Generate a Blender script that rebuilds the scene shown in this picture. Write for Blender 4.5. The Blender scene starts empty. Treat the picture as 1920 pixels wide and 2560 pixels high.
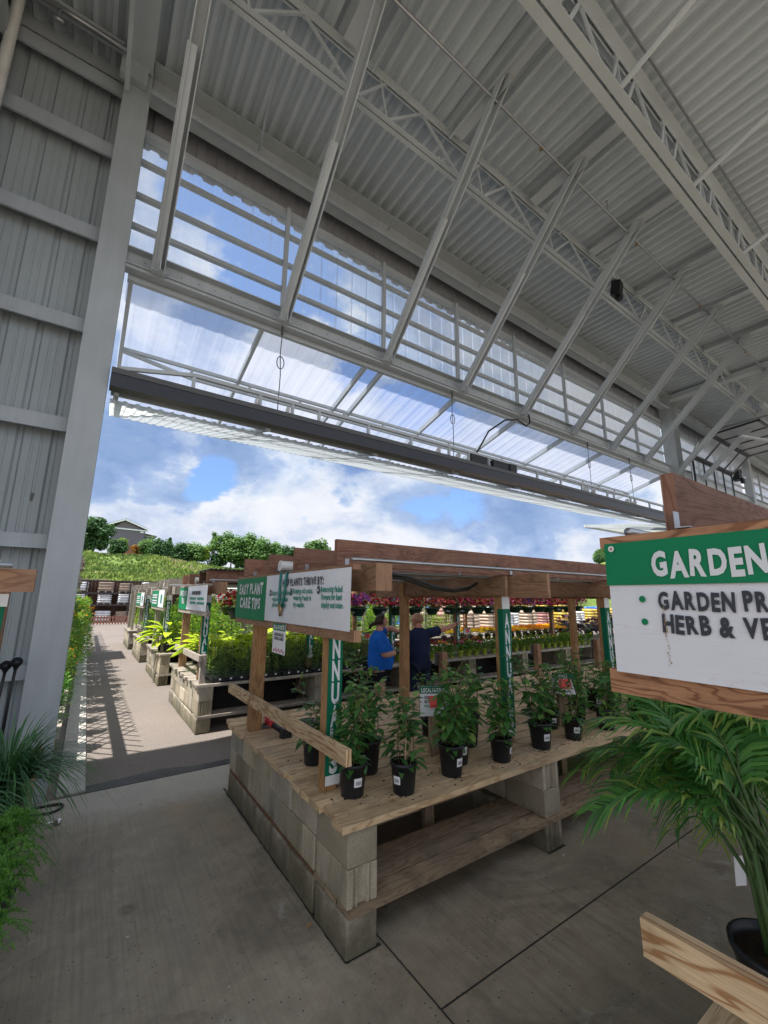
import bpy, bmesh, math, random
from mathutils import Vector, Matrix, noise as mnoise
R = math.radians
random.seed(7)
S = bpy.context.scene
COL = S.collection

# ------------------------------------------------------------------ camera
CAMZ = 1.92
cam = bpy.data.cameras.new('camera')
cam.sensor_fit = 'HORIZONTAL'; cam.sensor_width = 36; cam.lens = 36 * 1055 / 1920
cam.clip_start = 0.05; cam.clip_end = 2000
camo = bpy.data.objects.new('camera', cam); COL.objects.link(camo)
_th, _yaw, _roll = R(11.5), R(34.5), R(-0.44)
_h = Vector((math.sin(_yaw), math.cos(_yaw), 0)); _r = Vector((math.cos(_yaw), -math.sin(_yaw), 0)); _z = Vector((0, 0, 1))
_f = math.cos(_th) * _h + math.sin(_th) * _z
_u = -math.sin(_th) * _h + math.cos(_th) * _z
_R = math.cos(_roll) * _r - math.sin(_roll) * _u
_U = math.sin(_roll) * _r + math.cos(_roll) * _u
camo.matrix_world = Matrix(((_R.x, _U.x, -_f.x, 0), (_R.y, _U.y, -_f.y, 0), (_R.z, _U.z, -_f.z, CAMZ), (0, 0, 0, 1)))
S.camera = camo

# ------------------------------------------------------------------ world: sky with cumulus
SUN_EL, SUN_AZ = 64.0, 262.0            # azimuth clockwise from +Y
w = bpy.data.worlds.new('World'); S.world = w; w.use_nodes = True
nt = w.node_tree; N = nt.nodes; L = nt.links; N.clear()
def nd(t, **k):
    n = N.new(t)
    for a, b in k.items(): setattr(n, a, b)
    return n
out = nd('ShaderNodeOutputWorld'); bg = nd('ShaderNodeBackground'); bg.inputs[1].default_value = 0.143
L.new(bg.outputs[0], out.inputs[0])
sky = nd('ShaderNodeTexSky', sky_type='NISHITA', sun_disc=False, sun_elevation=R(SUN_EL), sun_rotation=R(SUN_AZ), air_density=1.0, dust_density=0.6, ozone_density=1.6)
tc = nd('ShaderNodeTexCoord'); sep = nd('ShaderNodeSeparateXYZ'); L.new(tc.outputs['Generated'], sep.inputs[0])
def math_(op, a, b=None):
    n = nd('ShaderNodeMath', operation=op)
    for i, v in enumerate((a, b)):
        if v is None: continue
        if isinstance(v, (int, float)): n.inputs[i].default_value = v
        else: L.new(v, n.inputs[i])
    return n.outputs[0]
cmb = nd('ShaderNodeVectorMath', operation='MULTIPLY'); cmb.inputs[1].default_value = (1, 1, 1.7); L.new(tc.outputs['Generated'], cmb.inputs[0])
def noise_(scale, detail, rough, off, dist=0.0):
    mp = nd('ShaderNodeMapping'); mp.inputs[1].default_value = off; L.new(cmb.outputs[0], mp.inputs[0])
    n = nd('ShaderNodeTexNoise'); n.inputs['Scale'].default_value = scale; n.inputs['Detail'].default_value = detail
    n.inputs['Roughness'].default_value = rough; n.inputs['Distortion'].default_value = dist
    L.new(mp.outputs[0], n.inputs['Vector']); return n.outputs[0]
def ramp_(src, stops):
    r = nd('ShaderNodeValToRGB'); L.new(src, r.inputs[0]); e = r.color_ramp.elements
    while len(e) > 1: e.remove(e[-1])
    e[0].position = stops[0][0]; e[0].color = (*stops[0][1], 1)
    for p, c in stops[1:]:
        x = e.new(p); x.color = (*c, 1)
    return r.outputs[0]
def mix_(f, a, b):
    m = nd('ShaderNodeMix', data_type='RGBA')
    if isinstance(f, float): m.inputs[0].default_value = f
    else: L.new(f, m.inputs[0])
    for i, v in ((6, a), (7, b)):
        if isinstance(v, tuple): m.inputs[i].default_value = (*v, 1)
        else: L.new(v, m.inputs[i])
    return m.outputs[2]
CL_OFF = (3.1, 7.4, 0.3)
BLUES = [((0.193, 0.947, 0.258), 2.6), ((0.247, 0.928, 0.277), 1.2), ((0.644, 0.73, 0.228), 1.5), ((0.15, 0.701, 0.697), 8.0), ((0.061, 0.71, 0.702), 6.0), ((0.256, 0.721, 0.644), 6.0), ((0.432, 0.743, 0.511), 3.5), ((-0.041, 0.712, 0.701), 3.0), ((0.681, 0.694, 0.234), 1.0), ((0.394, 0.902, 0.176), 1.0)]
DARKS = [((0.033, 0.941, 0.337), 12.0), ((0.204, 0.917, 0.344), 7.0), ((0.781, 0.595, 0.188), 9.0), ((0.489, 0.813, 0.317), 5.5), ((-0.007, 0.975, 0.222), 5.0), ((0.858, 0.469, 0.207), 6.0), ((0.491, 0.526, 0.695), 14.0), ((0.12, 0.831, 0.543), 6.0)]
nA = noise_(3.6, 12, 0.62, CL_OFF, 0.10); nB = noise_(9.0, 8, 0.62, (1, 2, 3), 0.1); nC = noise_(2.2, 8, 0.55, (8.3, 1.7, 2.3), 0.2)
wob = math_('ADD', math_('MULTIPLY', math_('SUBTRACT', nA, 0.5), 2.1), math_('MULTIPLY', math_('SUBTRACT', nB, 0.5), 1.1))
def blob(d, rad, soft=0.5):
    """1 inside an irregular cloud patch centred on direction d (rad in degrees)"""
    vm = nd('ShaderNodeVectorMath', operation='DOT_PRODUCT'); vm.inputs[1].default_value = d; nr = nd('ShaderNodeVectorMath', operation='NORMALIZE')
    L.new(tc.outputs['Generated'], nr.inputs[0]); L.new(nr.outputs[0], vm.inputs[0])
    ang = math_('DIVIDE', math_('MULTIPLY', math_('ARCCOSINE', math_('MINIMUM', vm.outputs['Value'], 0.99999)), 57.3), rad)
    return math_('ADD', math_('SUBTRACT', 1.0, ang), math_('MULTIPLY', wob, 1.6))
def vmax(*a):
    r = a[0]
    for x in a[1:]: r = math_('MAXIMUM', r, x)
    return r
blue = vmax(*[blob(*b) for b in BLUES]); blue = math_('MAXIMUM', blue, math_('MULTIPLY', math_('SUBTRACT', nC, 0.64), 9.0))
dark = vmax(*[blob(*b) for b in DARKS]); dark = math_('MAXIMUM', dark, math_('MULTIPLY', math_('SUBTRACT', nC, 0.53), 4.0))
dark = math_('SUBTRACT', dark, math_('MULTIPLY', math_('MAXIMUM', math_('SUBTRACT', 0.25, sep.outputs[2]), 0.0), 0.9))      # bright bases low over the horizon
cover = ramp_(blue, [(0.05, (1, 1, 1)), (0.45, (0, 0, 0))])
shade = ramp_(dark, [(0.0, (2.85, 2.98, 3.3)), (0.14, (2.4, 2.68, 3.2)), (0.34, (1.5, 1.95, 2.85)), (0.8, (0.95, 1.4, 2.35))])
puff = ramp_(nA, [(0.36, (0.60, 0.69, 0.84)), (0.45, (0.84, 0.89, 0.97)), (0.50, (1.02, 1.02, 1.01)), (0.62, (1.16, 1.13, 1.08))])
pf = nd('ShaderNodeMix', data_type='RGBA', blend_type='MULTIPLY'); pf.inputs[0].default_value = 1.0; L.new(shade, pf.inputs[6]); L.new(puff, pf.inputs[7]); shade2 = pf.outputs[2]
skyc = nd('ShaderNodeMix', data_type='RGBA', blend_type='MULTIPLY'); skyc.inputs[0].default_value = 1.0
L.new(sky.outputs[0], skyc.inputs[6]); skyc.inputs[7].default_value = (0.66, 0.80, 1.02, 1)
skyb = mix_(0.6, skyc.outputs[2], (0.90, 1.50, 2.75))
rear_fill = ramp_(math_('ADD', math_('MULTIPLY', sep.outputs[1], -1.0), 0.0), [(0.05, (1, 1, 1)), (0.40, (1.45, 1.43, 1.4))])      # added fill: unseen sky behind the camera brightened
fin = nd('ShaderNodeMix', data_type='RGBA', blend_type='MULTIPLY'); fin.inputs[0].default_value = 1.0
L.new(mix_(cover, skyb, shade2), fin.inputs[6]); L.new(rear_fill, fin.inputs[7]); L.new(fin.outputs[2], bg.inputs[0])

# ------------------------------------------------------------------ sun, exposure
sl = bpy.data.lights.new('sun', 'SUN'); sl.energy = 4.1; sl.angle = R(0.5); sl.color = (1.0, 0.96, 0.91)
so = bpy.data.objects.new('sun', sl); COL.objects.link(so)
sd = Vector((math.sin(R(SUN_AZ)) * math.cos(R(SUN_EL)), math.cos(R(SUN_AZ)) * math.cos(R(SUN_EL)), math.sin(R(SUN_EL))))
so.rotation_euler = sd.to_track_quat('Z', 'Y').to_euler(); so.location = (0, 0, 30)
S.view_settings.view_transform = 'Standard'; S.view_settings.look = 'None'
S.view_settings.exposure = 1.02; S.view_settings.gamma = 1
S.cycles.max_bounces = 10; S.cycles.diffuse_bounces = 5; S.cycles.glossy_bounces = 3
S.cycles.transmission_bounces = 6; S.cycles.transparent_max_bounces = 24
S.cycles.caustics_reflective = False; S.cycles.caustics_refractive = False
try:
    S.cycles.use_denoising = True; S.cycles.denoiser = 'OPENIMAGEDENOISE'
except Exception: pass

# ------------------------------------------------------------------ material helpers
class MT:
    def __init__(s, name):
        s.m = bpy.data.materials.new(name); s.m.use_nodes = True; s.t = s.m.node_tree; s.t.nodes.clear()
        s.o = s.t.nodes.new('ShaderNodeOutputMaterial'); s.p = s.t.nodes.new('ShaderNodeBsdfPrincipled')
        s.t.links.new(s.p.outputs[0], s.o.inputs[0])
    def n(s, t, **k):
        x = s.t.nodes.new(t)
        for a, b in k.items(): setattr(x, a, b)
        return x
    def l(s, a, b): s.t.links.new(a, b)
    def coord(s, which='Object', scale=(1, 1, 1), rand=0.0):
        c = s.n('ShaderNodeTexCoord'); mp = s.n('ShaderNodeMapping'); mp.inputs[3].default_value = scale
        s.l(c.outputs[which], mp.inputs[0])
        if rand:
            oi = s.n('ShaderNodeObjectInfo'); mu = s.n('ShaderNodeMath', operation='MULTIPLY'); mu.inputs[1].default_value = rand
            s.l(oi.outputs['Random'], mu.inputs[0]); s.l(mu.outputs[0], mp.inputs[1])
        return mp.outputs[0]
    def noise(s, vec, scale, detail=4, rough=0.55, dist=0):
        x = s.n('ShaderNodeTexNoise'); x.inputs['Scale'].default_value = scale; x.inputs['Detail'].default_value = detail
        x.inputs['Roughness'].default_value = rough; x.inputs['Distortion'].default_value = dist; s.l(vec, x.inputs['Vector']); return x.outputs[0]
    def ramp(s, src, stops, const=False):
        r = s.n('ShaderNodeValToRGB'); s.l(src, r.inputs[0]); e = r.color_ramp.elements
        if const: r.color_ramp.interpolation = 'CONSTANT'
        while len(e) > 1: e.remove(e[-1])
        def c4(c): return (c, c, c, 1) if isinstance(c, (int, float)) else (*c, 1)
        e[0].position = stops[0][0]; e[0].color = c4(stops[0][1])
        for p, c in stops[1:]: e.new(p).color = c4(c)
        return r.outputs[0]
    def mix(s, f, a, b, mode='MIX'):
        m = s.n('ShaderNodeMix', data_type='RGBA', blend_type=mode)
        if isinstance(f, (int, float)): m.inputs[0].default_value = f
        else: s.l(f, m.inputs[0])
        for i, v in ((6, a), (7, b)):
            if isinstance(v, tuple): m.inputs[i].default_value = (*v, 1)
            else: s.l(v, m.inputs[i])
        return m.outputs[2]
    def mth(s, op, a, b=None):
        n = s.n('ShaderNodeMath', operation=op)
        for i, v in enumerate((a, b)):
            if v is None: continue
            if isinstance(v, (int, float)): n.inputs[i].default_value = v
            else: s.l(v, n.inputs[i])
        return n.outputs[0]
    def base(s, c):
        if isinstance(c, tuple): s.p.inputs['Base Color'].default_value = (*c, 1)
        else: s.l(c, s.p.inputs['Base Color'])
    def rough(s, r, metal=0.0, spec=0.5):
        if isinstance(r, (int, float)): s.p.inputs['Roughness'].default_value = r
        else: s.l(r, s.p.inputs['Roughness'])
        s.p.inputs['Metallic'].default_value = metal; s.p.inputs['Specular IOR Level'].default_value = spec
    def bump(s, h, strength=0.3, dist=0.01):
        b = s.n('ShaderNodeBump'); b.inputs['Strength'].default_value = strength; b.inputs['Distance'].default_value = dist
        s.l(h, b.inputs['Height']); s.l(b.outputs[0], s.p.inputs['Normal'])

def plain(name, c, r=0.5, metal=0.0, spec=0.5, var=0.12, scale=6.0, bump=0.0):
    m = MT(name); v = m.coord('Object', rand=9)
    n = m.noise(v, scale, 5, 0.6)
    f = m.ramp(n, [(0.3, 1 - var), (0.7, 1 + var * 0.6)])
    m.base(m.mix(1.0, c, f, 'MULTIPLY')); m.rough(r, metal, spec)
    if bump: m.bump(m.noise(v, scale * 8, 4), bump, 0.004)
    return m.m

def wood(name, light, dark, rough=0.75, grain=1.0, stain=None, stain_amt=0.35, ra=1.0):
    m = MT(name)
    v = m.coord('UV')
    rng = m.mix(1.0, (1, 1, 1), (1, 1, 1))
    n0 = m.noise(m.coord('UV', (0.7, 5, 1)), 1.6, 3, 0.5, 0.6)              # slow figure bending the rings
    sc = m.mth('MULTIPLY', n0, 78.0 * grain)
    ring = m.mth('SINE', sc)
    ringf = m.ramp(m.mth('ADD', m.mth('MULTIPLY', ring, 0.5), 0.5), [(0.0, 0.0), (0.6, 0.06 * ra), (0.84, 0.34 * ra), (0.95, 0.62 * ra)])
    fine = m.noise(m.coord('UV', (3, 120, 1)), 2.0, 3, 0.6)
    col = m.mix(ringf, light, dark)
    col = m.mix(1.0, col, m.ramp(fine, [(0.3, 0.78), (0.7, 1.1)]), 'MULTIPLY')
    bd = m.noise(m.coord('UV', (0.28, 0.28, 1)), 1.0, 1, 0.5)
    sm_ = m.noise(m.coord('Object'), 5.5, 6, 0.7); col = m.mix(1.0, col, m.ramp(sm_, [(0.32, 0.74), (0.52, 1.0), (0.7, 1.08)]), 'MULTIPLY')               # board to board
    col = m.mix(1.0, col, m.ramp(bd, [(0.3, 0.66), (0.7, 1.18)]), 'MULTIPLY')
    kn = m.n('ShaderNodeTexVoronoi'); kn.inputs['Scale'].default_value = 1.0
    m.l(m.coord('UV', (1.9, 5.0, 1)), kn.inputs['Vector'])
    col = m.mix(m.ramp(kn.outputs['Distance'], [(0.035, 0.9), (0.075, 0.0)]), col, tuple(c * 0.35 for c in dark))
    if stain:
        st = m.noise(m.coord('Object'), 2.3, 5, 0.65)
        col = m.mix(m.mth('MULTIPLY', m.ramp(st, [(0.48, 0.0), (0.72, 1.0)]), stain_amt), col, stain)
    m.base(col); m.rough(rough, 0, 0.3); m.bump(m.mth('ADD', fine, m.mth('MULTIPLY', ringf, 0.4)), 0.25, 0.003)
    return m.m

def leafm(name, c1, c2, trans=0.35, gloss=0.45, c3=None):
    m = MT(name)
    g = m.n('ShaderNodeNewGeometry'); oi = m.n('ShaderNodeObjectInfo')
    f = m.mth('ADD', g.outputs['Random Per Island'], m.mth('MULTIPLY', oi.outputs['Random'], 0.18))
    st = [(0.0, c1), (0.8, c2)]
    if c3: st.append((1.0, c3))
    col = m.ramp(f, st)
    m.base(col); m.rough(gloss, 0, 0.35)
    tr = m.n('ShaderNodeBsdfTranslucent'); m.l(m.mix(1.0, col, (1.25, 1.35, 0.7), 'MULTIPLY'), tr.inputs[0])
    mx = m.n('ShaderNodeMixShader'); mx.inputs[0].default_value = trans
    m.l(m.p.outputs[0], mx.inputs[1]); m.l(tr.outputs[0], mx.inputs[2]); m.l(mx.outputs[0], m.o.inputs[0])
    return m.m

def glassy(name, tint, clear, haze=(0.85, 0.87, 0.9), rough=0.12, streak=14.0, ax=(1, 0, 0), graze=0.35):
    """clear corrugated plastic: mostly see-through, a little milky with streaks"""
    m = MT(name)
    v = m.coord('Object', tuple(streak if a else 0.25 for a in ax))
    n = m.noise(v, 1.0, 5, 0.7)
    n2 = m.noise(m.coord('Object'), 0.5, 3, 0.5)
    f = m.mth('ADD', m.ramp(n, [(0.40, 0.0), (0.75, 0.14)]), m.ramp(n2, [(0.35, 1 - clear - 0.05), (0.7, 1 - clear + 0.07)]))
    lw = m.n('ShaderNodeLayerWeight'); lw.inputs[0].default_value = 0.5
    f = m.mth('MINIMUM', m.mth('ADD', f, m.ramp(lw.outputs['Facing'], [(0.25, 0.0), (0.85, graze)])), 0.96)
    t = m.n('ShaderNodeBsdfTransparent'); t.inputs[0].default_value = (*tint, 1)
    tl = m.n('ShaderNodeBsdfTranslucent'); tl.inputs[0].default_value = (*haze, 1)
    df = m.n('ShaderNodeBsdfDiffuse'); df.inputs[0].default_value = (*haze, 1)
    a = m.n('ShaderNodeMixShader'); a.inputs[0].default_value = 0.25; m.l(tl.outputs[0], a.inputs[1]); m.l(df.outputs[0], a.inputs[2])
    gl = m.n('ShaderNodeBsdfGlossy'); gl.inputs['Roughness'].default_value = rough
    b = m.n('ShaderNodeMixShader'); m.l(f, b.inputs[0]); m.l(t.outputs[0], b.inputs[1]); m.l(a.outputs[0], b.inputs[2])
    fr = m.n('ShaderNodeFresnel'); fr.inputs[0].default_value = 1.3
    c = m.n('ShaderNodeMixShader'); m.l(m.mth('MULTIPLY', fr.outputs[0], 0.3), c.inputs[0]); m.l(b.outputs[0], c.inputs[1]); m.l(gl.outputs[0], c.inputs[2])
    m.l(c.outputs[0], m.o.inputs[0])
    return m.m

M = {}
def concrete_floor():
    m = MT('brushed_concrete'); v = m.coord('Object')
    a = m.noise(v, 0.42, 7, 0.62, 0.4); b = m.noise(v, 5.0, 7, 0.7); c = m.noise(m.coord('Object', (46, 0.9, 1)), 1.0, 5, 0.75)
    col = m.ramp(a, [(0.32, (0.25, 0.208, 0.150)), (0.5, (0.345, 0.293, 0.218)), (0.68, (0.45, 0.39, 0.30))])
    col = m.mix(1.0, col, m.ramp(b, [(0.3, 0.76), (0.7, 1.14)]), 'MULTIPLY')
    brush = m.noise(v, 0.8, 3, 0.5)
    col = m.mix(m.ramp(brush, [(0.35, 0.25), (0.6, 1.0)]), col, m.mix(1.0, col, m.ramp(c, [(0.34, 0.74), (0.5, 1.0), (0.66, 1.12)]), 'MULTIPLY'))
    st = m.noise(v, 1.1, 8, 0.72, 0.8)
    col = m.mix(m.ramp(st, [(0.52, 0.0), (0.60, 0.30), (0.74, 0.60)]), col, (0.085, 0.076, 0.064))
    pale = m.noise(v, 2.1, 7, 0.7, 1.2); col = m.mix(m.ramp(pale, [(0.60, 0.0), (0.68, 0.40)]), col, (0.50, 0.48, 0.44))
    spot = m.n('ShaderNodeTexVoronoi'); spot.inputs['Scale'].default_value = 1.7; m.l(v, spot.inputs['Vector'])
    col = m.mix(m.mth('MULTIPLY', m.ramp(spot.outputs['Distance'], [(0.06, 0.7), (0.13, 0.0)]), m.ramp(b, [(0.40, 0.0), (0.6, 1.0)])), col, (0.10, 0.085, 0.065))
    pit = m.n('ShaderNodeTexVoronoi'); pit.inputs['Scale'].default_value = 34; m.l(v, pit.inputs['Vector'])
    pm = m.noise(v, 9, 2)
    pf = m.mth('MULTIPLY', m.ramp(pit.outputs['Distance'], [(0.10, 1.0), (0.19, 0.0)]), m.ramp(pm, [(0.50, 0.0), (0.58, 1.0)]))
    col = m.mix(pf, col, (0.05, 0.045, 0.04))
    rust = m.noise(m.coord('Object', (1.6, 0.8, 1)), 0.9, 6, 0.65, 0.5)
    col = m.mix(m.mth('MULTIPLY', m.ramp(rust, [(0.56, 0.0), (0.70, 1.0)]), 0.40), col, (0.40, 0.27, 0.16))
    sp = m.n('ShaderNodeSeparateXYZ'); m.l(v, sp.inputs[0]); bandv = m.mth('ADD', sp.outputs[1], m.mth('MULTIPLY', m.mth('SUBTRACT', st, 0.5), 1.1))
    col = m.mix(m.ramp(m.mth('SUBTRACT', bandv, 4.4), [(0.25, 0.0), (0.62, 0.55)]), col, (0.52, 0.485, 0.42))       # scrubbed strip at the doorway
    m.base(col); m.rough(m.ramp(b, [(0.3, 0.55), (0.7, 0.85)]), 0, 0.35)
    h = m.mth('SUBTRACT', m.mth('ADD', m.mth('MULTIPLY', c, 1.2), m.mth('MULTIPLY', b, 0.5)), pf); m.bump(h, 0.4, 0.005)
    return m.m
M['floor'] = concrete_floor()
def asphalt():
    m = MT('asphalt'); v = m.coord('Object'); a = m.noise(v, 0.35, 5, 0.6); b = m.noise(v, 60, 4, 0.7)
    col = m.ramp(a, [(0.3, (0.190, 0.162, 0.142)), (0.7, (0.24, 0.206, 0.181))])
    col = m.mix(1.0, col, m.ramp(b, [(0.3, 0.72), (0.7, 1.2)]), 'MULTIPLY')
    d = m.noise(v, 1.6, 6, 0.7); col = m.mix(m.ramp(d, [(0.60, 0.0), (0.8, 0.35)]), col, (0.18, 0.16, 0.145))
    m.base(col); m.rough(0.92, 0, 0.2); m.bump(b, 0.5, 0.004); return m.m
M['asphalt'] = asphalt()
def kerbm():
    m = MT('kerb_concrete'); v = m.coord('Object'); b = m.noise(v, 9, 6, 0.7)
    col = m.ramp(b, [(0.3, (0.38, 0.365, 0.33)), (0.7, (0.52, 0.50, 0.46))]); st = m.noise(v, 1.7, 5, 0.6)
    col = m.mix(m.ramp(st, [(0.5, 0.0), (0.8, 0.5)]), col, (0.2, 0.18, 0.15)); m.base(col); m.rough(0.85, 0, 0.3); m.bump(b, 0.3, 0.004); return m.m
M['kerb'] = kerbm()
def blockm():
    m = MT('concrete_block'); v = m.coord('Object', rand=37); wv = m.coord('Generated')
    oi = m.n('ShaderNodeObjectInfo')
    a = m.noise(v, 2.3, 5, 0.6); b = m.noise(v, 85, 4, 0.7)
    col = m.ramp(oi.outputs['Random'], [(0.0, (0.30, 0.26, 0.185)), (0.3, (0.46, 0.40, 0.30)), (0.6, (0.40, 0.365, 0.31)), (0.8, (0.50, 0.42, 0.30)), (1.0, (0.58, 0.51, 0.40))])
    col = m.mix(1.0, col, m.ramp(a, [(0.3, 0.78), (0.7, 1.1)]), 'MULTIPLY')
    col = m.mix(1.0, col, m.ramp(b, [(0.3, 0.78), (0.7, 1.14)]), 'MULTIPLY')
    dr = m.noise(m.coord('Object', (3.5, 3.5, 1.6), rand=23), 1.0, 7, 0.7)
    col = m.mix(m.ramp(dr, [(0.48, 0.0), (0.70, 0.6)]), col, (0.13, 0.12, 0.075))
    rs = m.noise(m.coord('Object', (7, 7, 2.5), rand=51), 1.0, 4, 0.6)
    col = m.mix(m.ramp(rs, [(0.62, 0.0), (0.78, 0.55)]), col, (0.27, 0.15, 0.08))
    ge = m.n('ShaderNodeNewGeometry'); sz = m.n('ShaderNodeSeparateXYZ'); m.l(ge.outputs['Position'], sz.inputs[0])
    wn_ = m.noise(ge.outputs['Position'], 7.0, 6, 0.7); mh = m.mth('ADD', sz.outputs[2], m.mth('MULTIPLY', m.mth('SUBTRACT', wn_, 0.5), 0.55))
    col = m.mix(m.ramp(mh, [(0.02, 0.85), (0.17, 0.55), (0.26, 0.0)]), col, (0.10, 0.092, 0.055))              # moss and splash dirt near the ground
    m.base(col); m.rough(0.9, 0, 0.25); m.bump(m.mth('ADD', b, m.mth('MULTIPLY', a, 0.8)), 0.55, 0.004); return m.m
M['block'] = blockm()
M['deckwood'] = wood('weathered_deck_wood', (0.68, 0.49, 0.29), (0.38, 0.23, 0.115), 0.8, 0.8, (0.42, 0.33, 0.25), 0.55)
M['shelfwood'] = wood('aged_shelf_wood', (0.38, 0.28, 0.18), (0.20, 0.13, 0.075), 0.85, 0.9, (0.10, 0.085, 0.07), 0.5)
M['postwood'] = wood('treated_post_wood', (0.46, 0.26, 0.115), (0.26, 0.115, 0.045), 0.7, 0.9)
M['redwood'] = wood('brown_stained_wood', (0.27, 0.14, 0.095), (0.14, 0.06, 0.038), 0.75, 1.0, (0.10, 0.06, 0.05), 0.3)
M['headwood'] = wood('fir_header_wood', (0.36, 0.21, 0.125), (0.20, 0.10, 0.055), 0.72, 1.0)
M['railwood'] = wood('new_pine_wood', (0.66, 0.48, 0.29), (0.36, 0.18, 0.075), 0.65, 1.0, ra=1.5)
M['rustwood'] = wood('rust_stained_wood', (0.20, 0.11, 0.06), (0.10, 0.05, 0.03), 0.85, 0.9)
M['signwood'] = wood('orange_brown_board', (0.46, 0.24, 0.13), (0.20, 0.08, 0.04), 0.7, 1.1, ra=1.3)
M['greywood'] = wood('grey_weathered_wood', (0.42, 0.37, 0.31), (0.24, 0.20, 0.16), 0.85, 0.9)
M['fencewood'] = plain('fence_stain', (0.23, 0.10, 0.07), 0.8)
def painted():
    m = MT('white_painted_steel'); v = m.coord('Object'); a = m.noise(v, 1.1, 6, 0.6); b = m.noise(m.coord('Object', (5, 5, 0.6)), 1.5, 5, 0.7)
    col = m.ramp(a, [(0.3, (0.40, 0.445, 0.475)), (0.7, (0.48, 0.525, 0.555))]); col = m.mix(1.0, col, m.ramp(b, [(0.35, 0.90), (0.7, 1.03)]), 'MULTIPLY')
    m.base(col); m.rough(m.ramp(a, [(0.3, 0.42), (0.7, 0.6)]), 0, 0.4); m.bump(m.noise(v, 14, 3), 0.06, 0.003); return m.m
M['steel'] = painted()
M['panel'] = plain('wall_panel_paint', (0.39, 0.44, 0.46), 0.5, 0, 0.4, 0.10, 0.9)
M['deck'] = plain('roof_deck_paint', (0.55, 0.61, 0.66), 0.34, 0, 0.5, 0.08, 0.8)
M['joist'] = plain('joist_paint', (0.49, 0.54, 0.575), 0.5, 0, 0.4, 0.10, 1.2)
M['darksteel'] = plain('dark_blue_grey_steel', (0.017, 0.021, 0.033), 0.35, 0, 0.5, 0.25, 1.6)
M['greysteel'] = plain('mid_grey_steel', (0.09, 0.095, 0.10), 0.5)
M['fascia'] = plain('grey_corrugated_fascia', (0.30, 0.31, 0.34), 0.5)
M['poly'] = glassy('clear_corrugated_polycarbonate', (0.96, 0.98, 1.0), 0.84, (0.85, 0.87, 0.90), graze=0.75)
M['polyroof'] = glassy('milky_corrugated_polycarbonate', (0.84, 0.88, 0.96), 0.66, (0.42, 0.44, 0.50), 0.2)
M['polylow'] = glassy('clouded_corrugated_polycarbonate', (0.72, 0.78, 0.77), 0.22, (0.66, 0.69, 0.67), 0.3)
M['pane'] = glassy('door_pane', (0.9, 0.92, 0.95), 0.8)
M['blackpot'] = plain('black_plastic', (0.014, 0.016, 0.02), 0.42, 0, 0.4, 0.2, 8)
M['bluepot'] = plain('slate_plastic_pot', (0.055, 0.075, 0.10), 0.45)
M['limepot'] = plain('lime_plastic_pot', (0.36, 0.44, 0.06), 0.4)
M['greenpot'] = plain('dark_green_plastic', (0.012, 0.045, 0.03), 0.4)
M['soil'] = plain('potting_soil', (0.035, 0.024, 0.016), 0.95, 0, 0.1, 0.5, 40, 0.8)
M['label'] = plain('white_label', (0.75, 0.76, 0.78), 0.5, 0, 0.3, 0.03)
M['ink'] = plain('black_ink', (0.02, 0.02, 0.025), 0.6, 0, 0.3, 0.05)
M['rubber'] = plain('black_rubber', (0.015, 0.016, 0.018), 0.5)
M['chrome'] = plain('chromed_metal', (0.75, 0.76, 0.78), 0.2, 1.0)
M['galv'] = plain('galvanised_pipe', (0.38, 0.39, 0.40), 0.35, 0.85)
M['pvc'] = plain('white_pvc', (0.72, 0.72, 0.70), 0.4)
def vinyl(name, c):
    m = MT(name); v = m.coord('Object'); a = m.noise(v, 3, 4); cr = m.noise(m.coord('Object', (1, 1.2, 9)), 2.5, 6, 0.75, 0.8)
    col = m.mix(1.0, c, m.ramp(a, [(0.3, 0.93), (0.7, 1.04)]), 'MULTIPLY')
    col = m.mix(m.ramp(cr, [(0.585, 0.0), (0.60, 0.5), (0.615, 0.0), (0.66, 0.0), (0.672, 0.5), (0.685, 0.0)]), col, tuple(x * k_ for x, k_ in zip(c, (0.72, 0.58, 0.55))))
    dt = m.noise(v, 22, 5, 0.75); col = m.mix(m.ramp(dt, [(0.66, 0.0), (0.72, 0.5)]), col, tuple(x * 0.5 for x in c))
    m.base(col); m.rough(0.6, 0, 0.2); m.bump(m.mth('ADD', a, m.mth('MULTIPLY', cr, 0.6)), 0.25, 0.012); return m.m
M['vwhite'] = vinyl('white_vinyl', (0.70, 0.72, 0.77))
M['vgreen'] = vinyl('green_vinyl', (0.006, 0.20, 0.085))
M['vdgreen'] = vinyl('dark_green_vinyl', (0.004, 0.14, 0.075))
M['lwhite'] = plain('white_lettering', (0.72, 0.74, 0.74), 0.5, 0, 0.3, 0.04)
M['lgrey'] = plain('pale_grey_lettering', (0.66, 0.69, 0.72), 0.5, 0, 0.3, 0.04)
M['lgreen'] = plain('green_lettering', (0.015, 0.24, 0.17), 0.5, 0, 0.3, 0.04)
M['lblack'] = plain('black_lettering', (0.035, 0.04, 0.055), 0.5, 0, 0.3, 0.04)
M['lblue'] = plain('blue_lettering', (0.08, 0.25, 0.45), 0.5)
M['coral'] = plain('coral_card', (0.85, 0.10, 0.09), 0.5)
M['hose'] = plain('teal_hose', (0.02, 0.17, 0.15), 0.45)
M['brass'] = plain('aged_brass', (0.35, 0.24, 0.13), 0.4, 0.7)
M['gardenhose'] = plain('black_hose', (0.02, 0.022, 0.022), 0.5)
M['toolred'] = plain('red_tool_plastic', (0.45, 0.02, 0.025), 0.4)
M['blueshirt'] = plain('royal_blue_cotton', (0.012, 0.13, 0.55), 0.85, 0, 0.2, 0.25, 6, 0.3)
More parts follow.
